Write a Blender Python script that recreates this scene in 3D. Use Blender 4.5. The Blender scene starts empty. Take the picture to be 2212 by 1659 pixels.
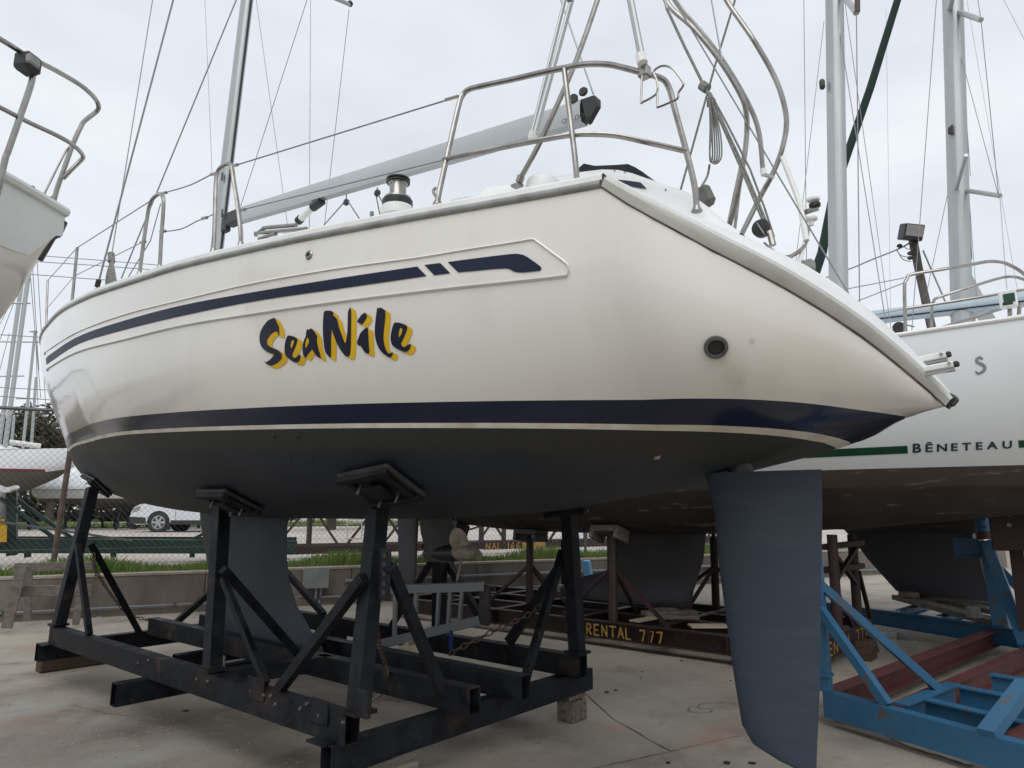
import bpy, bmesh, math, random
from mathutils import Vector, Matrix
from mathutils.bvhtree import BVHTree
from mathutils.geometry import tessellate_polygon
random.seed(7)
SC = bpy.context.scene
COL = SC.collection
R = math.radians

# ---------------------------------------------------------------- camera
# World axes: X = v (to starboard of the big boat), Y = u (towards its bow), Z up; the camera stands at 0,0.
CAMZ, TH, PITCH, FPX = 1.6, 0.872, 0.183, 1500.0
cam = bpy.data.cameras.new('camera')
cam.sensor_width = 36.0
cam.lens = 36.0 * FPX / 2212.0
cam.clip_start, cam.clip_end = 0.05, 3000
camo = bpy.data.objects.new('camera', cam)
COL.objects.link(camo)
camo.location = (0, 0, CAMZ)
camo.rotation_euler = (math.pi / 2 + PITCH, 0, -TH)
SC.camera = camo

# ---------------------------------------------------------------- sky, sun, exposure
W = bpy.data.worlds.new("World")
SC.world = W
W.use_nodes = True
nt = W.node_tree
for n in list(nt.nodes): nt.nodes.remove(n)
SUN_EL, SUN_AZ = R(50), R(-118)          # azimuth clockwise from +Y
sky = nt.nodes.new('ShaderNodeTexSky')
sky.sky_type = 'NISHITA'; sky.sun_disc = False
sky.sun_elevation = SUN_EL; sky.sun_rotation = SUN_AZ
tc = nt.nodes.new('ShaderNodeTexCoord')
mp = nt.nodes.new('ShaderNodeMapping'); mp.inputs['Scale'].default_value = (1.6, 1.6, 4.5)
nz = nt.nodes.new('ShaderNodeTexNoise'); nz.inputs['Scale'].default_value = 1.25; nz.inputs['Detail'].default_value = 7; nz.inputs['Roughness'].default_value = .5
cr = nt.nodes.new('ShaderNodeValToRGB')
cr.color_ramp.elements[0].position = .28; cr.color_ramp.elements[0].color = (5.1, 5.4, 5.85, 1)
cr.color_ramp.elements[1].position = .72; cr.color_ramp.elements[1].color = (6.7, 6.95, 7.3, 1)
mx = nt.nodes.new('ShaderNodeMix'); mx.data_type = 'RGBA'; mx.inputs['Factor'].default_value = .96
bg = nt.nodes.new('ShaderNodeBackground'); bg.inputs['Strength'].default_value = .1
ou = nt.nodes.new('ShaderNodeOutputWorld')
L = nt.links.new
L(tc.outputs['Generated'], mp.inputs['Vector']); L(mp.outputs[0], nz.inputs['Vector']); L(nz.outputs['Fac'], cr.inputs[0])
L(sky.outputs[0], mx.inputs[6]); L(cr.outputs[0], mx.inputs[7]); L(mx.outputs[2], bg.inputs['Color']); L(bg.outputs[0], ou.inputs[0])
sun = bpy.data.lights.new('sun', 'SUN'); sun.energy = .9; sun.angle = R(50); sun.color = (1, .97, .93)
suno = bpy.data.objects.new('sun', sun); COL.objects.link(suno)
sd = Vector((math.sin(SUN_AZ) * math.cos(SUN_EL), math.cos(SUN_AZ) * math.cos(SUN_EL), math.sin(SUN_EL)))
suno.rotation_euler = sd.to_track_quat('Z', 'Y').to_euler()
suno.location = (0, 0, 30)
SC.view_settings.view_transform = 'Standard'
SC.view_settings.look = 'None'
SC.view_settings.exposure = 0.52
SC.view_settings.gamma = 1.0
SC.view_settings.use_curve_mapping = False

# ---------------------------------------------------------------- helpers
def P(u, v, z): return Vector((v, u, z))
FW = Vector((math.sin(TH) * math.cos(PITCH), math.cos(TH) * math.cos(PITCH), math.sin(PITCH)))
RT = Vector((math.cos(TH), -math.sin(TH), 0))
UPV = RT.cross(FW)
CAM = Vector((0, 0, CAMZ))
def ray(x, y):
    return (FW + RT * ((x - 1106) / FPX) + UPV * ((829.5 - y) / FPX)).normalized()
def av(x, y, v):                      # point measured in the photo on the upright plane v metres to starboard
    d = ray(x, y); return CAM + d * (v / d.x)
def az(x, y, z):                      # ... on a level plane
    d = ray(x, y); return CAM + d * ((z - CAMZ) / d.z)
def ad(x, y, dist):                   # ... at a horizontal distance
    d = ray(x, y); return CAM + d * (dist / math.hypot(d.x, d.y))
def pm(p, px): return px * (Vector(p) - CAM).dot(FW) / FPX

def node_mat(name):
    m = bpy.data.materials.new(name); m.use_nodes = True
    b = m.node_tree.nodes['Principled BSDF']
    return m, m.node_tree, b
def mat(name, c, rough=.5, metal=0., c2=None, scale=4., detail=5, lo=.35, hi=.65, bump=0., bscale=None, coat=0., spec=None, stretch=(1, 1, 1), c3=None, s3=20., t3=(.62, .7), rv=.0):
    m, nt, b = node_mat(name); N = nt.nodes.new; l = nt.links.new
    b.inputs['Base Color'].default_value = (*c, 1); b.inputs['Roughness'].default_value = rough; b.inputs['Metallic'].default_value = metal
    if coat: b.inputs['Coat Weight'].default_value = coat; b.inputs['Coat Roughness'].default_value = .08
    if spec is not None: b.inputs['Specular IOR Level'].default_value = spec
    t = N('ShaderNodeTexCoord'); mp = N('ShaderNodeMapping'); mp.inputs['Scale'].default_value = stretch
    l(t.outputs['Object'], mp.inputs['Vector'])
    last = None
    if c2 is not None:
        n = N('ShaderNodeTexNoise'); n.inputs['Scale'].default_value = scale; n.inputs['Detail'].default_value = detail; n.inputs['Roughness'].default_value = .6
        l(mp.outputs[0], n.inputs['Vector'])
        r = N('ShaderNodeMapRange'); r.inputs[1].default_value = lo; r.inputs[2].default_value = hi
        l(n.outputs['Fac'], r.inputs[0])
        x = N('ShaderNodeMix'); x.data_type = 'RGBA'; x.inputs[6].default_value = (*c, 1); x.inputs[7].default_value = (*c2, 1)
        l(r.outputs[0], x.inputs['Factor']); last = x.outputs[2]
        if rv:
            q = N('ShaderNodeMath'); q.operation = 'MULTIPLY_ADD'; q.inputs[1].default_value = rv; q.inputs[2].default_value = rough
            l(r.outputs[0], q.inputs[0]); l(q.outputs[0], b.inputs['Roughness'])
    if c3 is not None:
        n = N('ShaderNodeTexNoise'); n.inputs['Scale'].default_value = s3; n.inputs['Detail'].default_value = 6; n.inputs['Roughness'].default_value = .65
        l(mp.outputs[0], n.inputs['Vector'])
        r = N('ShaderNodeMapRange'); r.inputs[1].default_value = t3[0]; r.inputs[2].default_value = t3[1]
        l(n.outputs['Fac'], r.inputs[0])
        x = N('ShaderNodeMix'); x.data_type = 'RGBA'; x.inputs[7].default_value = (*c3, 1)
        if last: l(last, x.inputs[6])
        else: x.inputs[6].default_value = (*c, 1)
        l(r.outputs[0], x.inputs['Factor']); last = x.outputs[2]
    if last: l(last, b.inputs['Base Color'])
    if bump:
        n = N('ShaderNodeTexNoise'); n.inputs['Scale'].default_value = bscale or scale * 5; n.inputs['Detail'].default_value = 5
        l(mp.outputs[0], n.inputs['Vector'])
        k = N('ShaderNodeBump'); k.inputs['Strength'].default_value = bump; k.inputs['Distance'].default_value = .01
        l(n.outputs['Fac'], k.inputs['Height']); l(k.outputs[0], b.inputs['Normal'])
    return m
M = {}
M['gel'] = mat('gelcoat', (.755, .745, .70), .25, c2=(.70, .685, .63), scale=.7, lo=.3, hi=.75, coat=.8, c3=(.69, .67, .62), s3=2.2, t3=(.55, .8), stretch=(1, 2.4, .5), bump=.02, bscale=2.2)
M['gelw'] = mat('deck_gelcoat', (.78, .79, .78), .4, c2=(.68, .69, .67), scale=3, bump=.1, bscale=60)
M['navy'] = mat('navy_vinyl', (.006, .012, .034), .5, c2=(.009, .017, .042), scale=3, spec=.3)
M['boot'] = mat('boot_stripe_paint', (.004, .009, .034), .2, c2=(.006, .012, .038), scale=2, coat=.15, spec=.35)
M['wline'] = mat('white_line_paint', (.8, .79, .74), .4, c2=(.6, .55, .46), scale=5)
M['yellow'] = mat('yellow_vinyl', (.72, .46, .01), .45, c2=(.66, .41, .01), scale=9)
M['ink'] = mat('navy_lettering', (.004, .006, .022), .35, c2=(.007, .01, .03), scale=8)
M['skirt'] = mat('grimy_gelcoat', (.60, .61, .585), .45, c2=(.47, .46, .42), scale=2.5, lo=.35, hi=.75, c3=(.36, .32, .27), s3=5, t3=(.62, .75), bump=.08, bscale=50)
M['rub'] = mat('grey_rub_rail', (.33, .34, .33), .35, c2=(.2, .2, .19), scale=6, coat=.2)
M['seal'] = mat('dark_sealant', (.07, .06, .05), .7, c2=(.16, .13, .1), scale=9)
M['steel'] = mat('stainless_steel', (.33, .32, .30), .24, 1., c2=(.2, .185, .165), scale=12, lo=.45, hi=.8)
M['alu'] = mat('mast_aluminium', (.43, .45, .45), .38, .6, c2=(.38, .40, .40), scale=3, stretch=(1, 1, .2))
M['boom'] = mat('boom_aluminium', (.5, .515, .515), .36, .6, c2=(.44, .455, .455), scale=2, stretch=(1, .1, 1))
M['black'] = mat('black_plastic', (.012, .012, .014), .42, c2=(.03, .03, .03), scale=8)
M['canvas'] = mat('black_canvas', (.012, .014, .02), .85, c2=(.02, .022, .03), scale=20, bump=.3)
M['rope'] = mat('grey_rope', (.27, .27, .25), .9, c2=(.15, .155, .14), scale=60)
M['wire'] = mat('rigging_wire', (.30, .30, .31), .4, .7, c2=(.24, .24, .25), scale=10)
M['blk'] = mat('black_painted_steel', (.003, .0038, .006), .5, .0, spec=.22, c2=(.016, .018, .022), scale=7, c3=(.05, .03, .022), s3=5, t3=(.6, .7), bump=.5, bscale=26, rv=.25)
M['blue'] = mat('blue_painted_steel', (.032, .13, .235), .45, c2=(.022, .105, .21), scale=3, c3=(.11, .075, .06), s3=7, t3=(.6, .66), bump=.25, bscale=40)
M['red'] = mat('red_oxide_steel', (.11, .03, .028), .6, c2=(.07, .022, .02), scale=4, c3=(.16, .08, .055), s3=9, t3=(.6, .72), bump=.15, bscale=40)
M['dred'] = mat('dark_rusty_steel', (.04, .014, .013), .6, c2=(.022, .01, .01), scale=4, c3=(.1, .05, .035), s3=9, t3=(.62, .75), bump=.15, bscale=40)
M['green'] = mat('green_painted_steel', (.008, .035, .027), .5, c2=(.006, .025, .02), scale=3)
M['galv'] = mat('galvanised_steel', (.16, .165, .17), .5, .6, c2=(.1, .105, .11), scale=20)
M['rpost'] = mat('rusty_fence_post', (.11, .085, .07), .7, c2=(.07, .045, .035), scale=7)
M['wood'] = mat('weathered_wood', (.2, .18, .15), .85, c2=(.11, .1, .085), scale=3, stretch=(1, 8, 8), bump=.4, bscale=25)
M['timber'] = mat('brown_timber', (.085, .05, .03), .8, c2=(.045, .028, .018), scale=4, stretch=(3, 3, 12), bump=.5, bscale=30)
M['pale'] = mat('pale_plywood', (.5, .42, .3), .8, c2=(.4, .33, .24), scale=5)
M['cmu'] = mat('rough_concrete_block', (.22, .18, .14), .95, c2=(.07, .055, .04), scale=38, bump=1., bscale=60)
M['conc'] = mat('wall_concrete', (.2, .175, .145), .9, c2=(.12, .1, .082), scale=1.6, c3=(.07, .06, .05), s3=3, t3=(.58, .8), bump=.3, bscale=30, stretch=(1, 1, .35))
M['cap'] = mat('wall_cap_concrete', (.34, .3, .25), .9, c2=(.24, .2, .16), scale=6, bump=.3)
M['pipe'] = mat('grey_conduit', (.2, .22, .24), .5, c2=(.16, .17, .19), scale=5)
M['ebox'] = mat('electrical_box_grey', (.24, .25, .25), .45, c2=(.19, .2, .2), scale=4)
M['grey'] = mat('grey_plastic', (.3, .3, .29), .6, c2=(.22, .22, .21), scale=6)
M['white'] = mat('white_paint', (.78, .78, .76), .35, c2=(.68, .68, .66), scale=2, coat=.2)
M['whiteb'] = mat('white_hull_paint', (.78, .81, .82), .28, c2=(.72, .75, .76), scale=1, coat=.3)
M['shrink'] = mat('white_shrink_wrap', (.8, .82, .84), .5, c2=(.68, .7, .73), scale=3, bump=.3, bscale=6)
M['glass'] = mat('dark_window', (.02, .022, .025), .1, c2=(.03, .03, .035), scale=2)
M['carw'] = mat('white_car_paint', (.62, .65, .68), .2, c2=(.58, .61, .64), scale=2, coat=.6)
M['tyre'] = mat('tyre_rubber', (.02, .02, .02), .8, c2=(.035, .035, .035), scale=20)
M['rust'] = mat('rusty_chain', (.07, .04, .025), .75, .2, c2=(.14, .1, .07), scale=40)
M['bronze'] = mat('fouled_bronze', (.34, .30, .22), .7, .1, c2=(.2, .18, .14), scale=14, c3=(.5, .48, .42), s3=40, t3=(.55, .7), bump=.4, bscale=90)
M['ytxt'] = mat('yellow_hand_paint', (.42, .27, .05), .7, c2=(.28, .17, .035), scale=15, c3=(.1, .05, .03), s3=22, t3=(.6, .68))
M['ltblue'] = mat('light_blue_plastic', (.12, .36, .62), .5, c2=(.1, .3, .55), scale=5)
M['bark'] = mat('tree_bark', (.08, .06, .045), .9, c2=(.05, .04, .03), scale=8, bump=.5)
M['leaf'] = mat('olive_foliage', (.05, .055, .022), .8, c2=(.085, .065, .03), scale=1.5)
M['grass'] = mat('grass_blades', (.085, .17, .025), .8, c2=(.16, .2, .05), scale=2.2)
M['grassb'] = mat('grass_ground', (.06, .085, .025), .95, c2=(.13, .11, .05), scale=5)
M['sail'] = mat('green_sail_cover', (.006, .03, .022), .8, c2=(.004, .02, .015), scale=5)
M['lblue'] = mat('pale_blue_boom', (.42, .5, .56), .4, c2=(.38, .45, .5), scale=4)
M['flag'] = mat('pale_sailcloth', (.55, .57, .58), .7, c2=(.45, .47, .48), scale=5)
M['bgreen'] = mat('green_boot_stripe', (.006, .06, .03), .35, c2=(.005, .045, .022), scale=3)
M['pole'] = mat('old_pole_wood', (.13, .115, .1), .9, c2=(.075, .065, .055), scale=5, stretch=(6, 6, .6), bump=.4)

def antifoul(name, base, band, zfun, width, bl=(.08, .06, .05), rough=.62, worn=None, tilt=0.):
    m, nt, b = node_mat(name); N = nt.nodes.new; l = nt.links.new
    g = N('ShaderNodeNewGeometry'); s = N('ShaderNodeSeparateXYZ'); l(g.outputs['Position'], s.inputs[0])
    a = N('ShaderNodeMath'); a.operation = 'MULTIPLY_ADD'; a.inputs[1].default_value = -tilt; l(s.outputs[1], a.inputs[0]); l(s.outputs[2], a.inputs[2])
    n = N('ShaderNodeTexNoise'); n.inputs['Scale'].default_value = 2.5; n.inputs['Detail'].default_value = 4; l(g.outputs['Position'], n.inputs['Vector'])
    k = N('ShaderNodeMath'); k.operation = 'MULTIPLY_ADD'; k.inputs[1].default_value = .03; l(n.outputs['Fac'], k.inputs[0]); l(a.outputs[0], k.inputs[2])
    r = N('ShaderNodeMapRange'); r.inputs[1].default_value = zfun - width; r.inputs[2].default_value = zfun - width + .03; l(k.outputs[0], r.inputs[0])
    n2 = N('ShaderNodeTexNoise'); n2.inputs['Scale'].default_value = 1.3; n2.inputs['Detail'].default_value = 7; l(g.outputs['Position'], n2.inputs['Vector'])
    r2 = N('ShaderNodeMapRange'); r2.inputs[1].default_value = .42; r2.inputs[2].default_value = .6; l(n2.outputs['Fac'], r2.inputs[0])
    x0 = N('ShaderNodeMix'); x0.data_type = 'RGBA'; x0.inputs[6].default_value = (*base, 1); x0.inputs[7].default_value = (*bl, 1); l(r2.outputs[0], x0.inputs[0])
    x = N('ShaderNodeMix'); x.data_type = 'RGBA'; x.inputs[7].default_value = (*band, 1); l(x0.outputs[2], x.inputs[6]); l(r.outputs[0], x.inputs[0])
    out = x.outputs[2]
    if worn:
        n3 = N('ShaderNodeTexNoise'); n3.inputs['Scale'].default_value = 6; n3.inputs['Detail'].default_value = 8; n3.inputs['Roughness'].default_value = .7
        mp = N('ShaderNodeMapping'); mp.inputs['Scale'].default_value = (1, .35, 2.2); l(g.outputs['Position'], mp.inputs[0]); l(mp.outputs[0], n3.inputs['Vector'])
        r3 = N('ShaderNodeMapRange'); r3.inputs[1].default_value = .585; r3.inputs[2].default_value = .64; l(n3.outputs['Fac'], r3.inputs[0])
        x3 = N('ShaderNodeMix'); x3.data_type = 'RGBA'; x3.inputs[7].default_value = (*worn, 1); l(out, x3.inputs[6]); l(r3.outputs[0], x3.inputs[0]); out = x3.outputs[2]
    l(out, b.inputs['Base Color']); b.inputs['Roughness'].default_value = rough
    bu = N('ShaderNodeBump'); bu.inputs['Strength'].default_value = .3; bu.inputs['Distance'].default_value = .004
    n4 = N('ShaderNodeTexNoise'); n4.inputs['Scale'].default_value = 120; l(g.outputs['Position'], n4.inputs['Vector']); l(n4.outputs['Fac'], bu.inputs['Height']); l(bu.outputs[0], b.inputs['Normal'])
    return m
M['anti'] = antifoul('dark_antifouling', (.012, .018, .029), (.026, .028, .026), 1.92 - .05 * .9, .1, bl=(.021, .027, .038), tilt=.05)
M['anti2'] = antifoul('brown_antifouling', (.03, .028, .027), (.08, .064, .054), 2.01, .17, bl=(.05, .042, .038), worn=(.2, .16, .13))
M['anti3'] = antifoul('charcoal_antifouling', (.045, .045, .05), (.09, .08, .065), 1.9, .15, bl=(.05, .05, .056))
M['rud'] = mat('rudder_antifouling', (.030, .045, .068), .55, c2=(.024, .036, .055), scale=1.3, lo=.3, hi=.75, stretch=(.6, .6, 3.2), c3=(.042, .058, .074), s3=3, t3=(.52, .72), bump=.12, bscale=130)

def stain(m, c, rad, col, amt, nscale=3.):
    nt = m.node_tree; N = nt.nodes.new; l = nt.links.new; b = nt.nodes['Principled BSDF']
    g = N('ShaderNodeNewGeometry'); mp = N('ShaderNodeMapping'); mp.vector_type = 'POINT'
    mp.inputs['Scale'].default_value = [1 / r for r in rad]; mp.inputs['Location'].default_value = [-c[i] / rad[i] for i in range(3)]
    l(g.outputs['Position'], mp.inputs[0]); ln = N('ShaderNodeVectorMath'); ln.operation = 'LENGTH'; l(mp.outputs[0], ln.inputs[0])
    n = N('ShaderNodeTexNoise'); n.inputs['Scale'].default_value = nscale; n.inputs['Detail'].default_value = 6; l(g.outputs['Position'], n.inputs['Vector'])
    a = N('ShaderNodeMath'); a.operation = 'MULTIPLY_ADD'; a.inputs[1].default_value = 1.1; l(n.outputs['Fac'], a.inputs[0]); l(ln.outputs['Value'], a.inputs[2])
    r = N('ShaderNodeMapRange'); r.interpolation_type = 'SMOOTHSTEP'; r.inputs[1].default_value = 1.5; r.inputs[2].default_value = .45; r.inputs[3].default_value = 0; r.inputs[4].default_value = amt; l(a.outputs[0], r.inputs[0])
    x = N('ShaderNodeMix'); x.data_type = 'RGBA'; x.inputs[7].default_value = (*col, 1)
    src = b.inputs['Base Color'].links[0].from_socket; l(src, x.inputs[6]); l(r.outputs[0], x.inputs[0]); l(x.outputs[2], b.inputs['Base Color'])
class MB:
    def __init__(s): s.v = []; s.f = []
    def add(s, vs, fs):
        o = len(s.v); s.v += [Vector(x) for x in vs]; s.f += [tuple(i + o for i in f) for f in fs]; return s
    def box(s, c, d, rot=None):
        c = Vector(c); h = [x / 2 for x in d]
        vs = [Vector((x * h[0], y * h[1], z * h[2])) for x in (-1, 1) for y in (-1, 1) for z in (-1, 1)]
        if rot is not None: vs = [rot @ x for x in vs]
        return s.add([c + x for x in vs], [(0, 1, 3, 2), (4, 6, 7, 5), (0, 4, 5, 1), (2, 3, 7, 6), (0, 2, 6, 4), (1, 5, 7, 3)])
    def frame(s, a, b, up=(0, 0, 1)):
        a, b = Vector(a), Vector(b); d = (b - a).normalized(); up = Vector(up)
        x = d.cross(up)
        if x.length < 1e-4: x = d.cross(Vector((1, 0, 0)))
        x.normalize(); y = x.cross(d).normalized(); return a, b, d, x, y
    def beam(s, a, b, w, h, up=(0, 0, 1), open_=False, t=.006):
        a, b, d, x, y = s.frame(a, b, up)
        if not open_:
            vs = [p + x * i * w / 2 + y * j * h / 2 for p in (a, b) for i, j in ((-1, -1), (1, -1), (1, 1), (-1, 1))]
            return s.add(vs, [(0, 1, 2, 3)[::-1], (4, 5, 6, 7), (0, 1, 5, 4), (1, 2, 6, 5), (2, 3, 7, 6), (3, 0, 4, 7)])
        vs = [];
        for p in (a, b):
            for q in (0, t):
                vs += [p + x * i * (w / 2 - q) + y * j * (h / 2 - q) for i, j in ((-1, -1), (1, -1), (1, 1), (-1, 1))]
        fs = []
        for k in range(4):
            n = (k + 1) % 4
            fs += [(k, n, n + 8, k + 8), (k + 4, k + 12, n + 12, n + 4), (k, k + 4, n + 4, n), (k + 8, n + 8, n + 12, k + 12)]
        return s.add(vs, fs)
    def ibeam(s, a, b, w, h, t=.012, up=(0, 0, 1)):
        a, b, d, x, y = s.frame(a, b, up); e = (h - t) / 2
        s.beam(a + y * e, b + y * e, w, t, up); s.beam(a - y * e, b - y * e, w, t, up)
        return s.beam(a, b, t * .8, h - 2 * t, up)
    def channel(s, a, b, w, h, t=.01, up=(0, 0, 1), side=1):
        a, b, d, x, y = s.frame(a, b, up); e = (h - t) / 2
        s.beam(a + y * e, b + y * e, w, t, up); s.beam(a - y * e, b - y * e, w, t, up)
        o = x * side * (w / 2 - t / 2)
        return s.beam(a + o, b + o, t, h - 2 * t, up)
    def tube(s, pts, r, n=8, close=False, r2=None):
        pts = [Vector(p) for p in pts]
        if len(pts) < 2: return s
        rings = []; px = None
        for i, p in enumerate(pts):
            if close: d = (pts[(i + 1) % len(pts)] - pts[i - 1])
            else: d = pts[min(i + 1, len(pts) - 1)] - pts[max(i - 1, 0)]
            d.normalize()
            if px is None:
                px = d.cross(Vector((0, 0, 1)))
                if px.length < .05: px = d.cross(Vector((1, 0, 0)))
            px = (px - d * px.dot(d)).normalized(); py = d.cross(px)
            rr = r if r2 is None else r + (r2 - r) * i / (len(pts) - 1)
            rings.append([p + (px * math.cos(2 * math.pi * k / n) + py * math.sin(2 * math.pi * k / n)) * rr for k in range(n)])
        vs = [x for g in rings for x in g]; fs = []
        m = len(rings)
        for i in range(m if close else m - 1):
            j = (i + 1) % m
            for k in range(n):
                fs.append((i * n + k, i * n + (k + 1) % n, j * n + (k + 1) % n, j * n + k))
        if not close: fs += [tuple(range(n))[::-1], tuple(range((m - 1) * n, m * n))]
        return s.add(vs, fs)
    def lathe(s, c, prof, axis=(0, 0, 1), n=20):
        c = Vector(c); q = Vector((0, 0, 1)).rotation_difference(Vector(axis).normalized())
        vs = []; fs = []
        for r, z in prof:
            vs += [c + q @ Vector((r * math.cos(2 * math.pi * k / n), r * math.sin(2 * math.pi * k / n), z)) for k in range(n)]
        m = len(prof)
        for i in range(m - 1):
            for k in range(n): fs.append((i * n + k, i * n + (k + 1) % n, (i + 1) * n + (k + 1) % n, (i + 1) * n + k))
        fs += [tuple(range(n))[::-1], tuple(range((m - 1) * n, m * n))]
        return s.add(vs, fs)
    def prism(s, poly, off):                       # poly: 3-D outline, extruded by off
        off = Vector(off); n = len(poly); poly = [Vector(p) for p in poly]
        tri = tessellate_polygon([poly])
        vs = poly + [p + off for p in poly]
        fs = [tuple(t) for t in tri] + [tuple(i + n for i in reversed(t)) for t in tri]
        fs += [(i, (i + 1) % n, (i + 1) % n + n, i + n) for i in range(n)]
        return s.add(vs, fs)
    def grid(s, rows):                             # rows of points, equal length
        n = len(rows[0]); vs = [p for r in rows for p in r]
        return s.add(vs, [(i * n + k, i * n + k + 1, (i + 1) * n + k + 1, (i + 1) * n + k) for i in range(len(rows) - 1) for k in range(n - 1)])
    def build(s, name, m, parent=None, origin=None, smooth=True, angle=35, merge=False, bevel=0):
        o0 = Vector(origin) if origin is not None else (Vector(parent['_o']) if parent is not None else Vector((0, 0, 0)))
        me = bpy.data.meshes.new(name)
        me.from_pydata([x - o0 for x in s.v], [], s.f)
        bm = bmesh.new(); bm.from_mesh(me)
        if merge: bmesh.ops.remove_doubles(bm, verts=bm.verts, dist=1e-4)
        bmesh.ops.recalc_face_normals(bm, faces=bm.faces)
        if bevel:
            es = [e for e in bm.edges if len(e.link_faces) == 2 and e.calc_face_angle(0) > .7]
            bmesh.ops.bevel(bm, geom=es, offset=bevel, segments=1, affect='EDGES', clamp_overlap=True)
        bm.to_mesh(me); bm.free()
        if smooth:
            for p in me.polygons: p.use_smooth = True
            me.set_sharp_from_angle(angle=R(angle))
        me.materials.append(m if not isinstance(m, str) else M[m])
        ob = bpy.data.objects.new(name, me); COL.objects.link(ob)
        ob['_o'] = tuple(o0)
        if parent is not None: ob.parent = parent
        else: ob.location = o0
        return ob
def tag(o, label=None, cat=None, group=None, kind=None):
    if label: o['label'] = label
    if cat: o['category'] = cat
    if group: o['group'] = group
    if kind: o['kind'] = kind
    return o
def thing(name, loc, label, cat, group=None):
    o = bpy.data.objects.new(name, None); COL.objects.link(o); o.location = loc; o['_o'] = tuple(loc)
    o.empty_display_size = .1
    return tag(o, label, cat, group)
def one(name, mb, m, loc, label, cat, group=None, **k):
    return tag(mb.build(name, m, None, origin=loc, **k), label, cat, group)
def curve(pts, n=10, close=False):                # Catmull-Rom through pts
    pts = [Vector(p) for p in pts]; out = []
    m = len(pts); rng = range(m if close else m - 1)
    for i in rng:
        if close: a, b, c, d = pts[i - 1], pts[i], pts[(i + 1) % m], pts[(i + 2) % m]
        else: a, b, c, d = pts[max(i - 1, 0)], pts[i], pts[i + 1], pts[min(i + 2, m - 1)]
        for k in range(n):
            t = k / n
            out.append(.5 * ((2 * b) + (c - a) * t + (2 * a - 5 * b + 4 * c - d) * t * t + (3 * b - a - 3 * c + d) * t ** 3))
    if not close: out.append(pts[-1])
    return out
def tab(*pts):                                    # monotone cubic table
    x = [p[0] for p in pts]; y = [p[1] for p in pts]; n = len(x)
    h = [x[i + 1] - x[i] for i in range(n - 1)]; d = [(y[i + 1] - y[i]) / h[i] for i in range(n - 1)]
    m = [d[0]] + [0] * (n - 2) + [d[-1]]
    for i in range(1, n - 1):
        if d[i - 1] * d[i] > 0:
            w1 = 2 * h[i] + h[i - 1]; w2 = h[i] + 2 * h[i - 1]; m[i] = (w1 + w2) / (w1 / d[i - 1] + w2 / d[i])
    def f(u):
        u = min(max(u, x[0]), x[-1]); i = 0
        while i < n - 2 and u >= x[i + 1]: i += 1
        t = (u - x[i]) / h[i]
        return (2 * t ** 3 - 3 * t * t + 1) * y[i] + (t ** 3 - 2 * t * t + t) * h[i] * m[i] + (-2 * t ** 3 + 3 * t * t) * y[i + 1] + (t ** 3 - t * t) * h[i] * m[i + 1]
    return f

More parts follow.
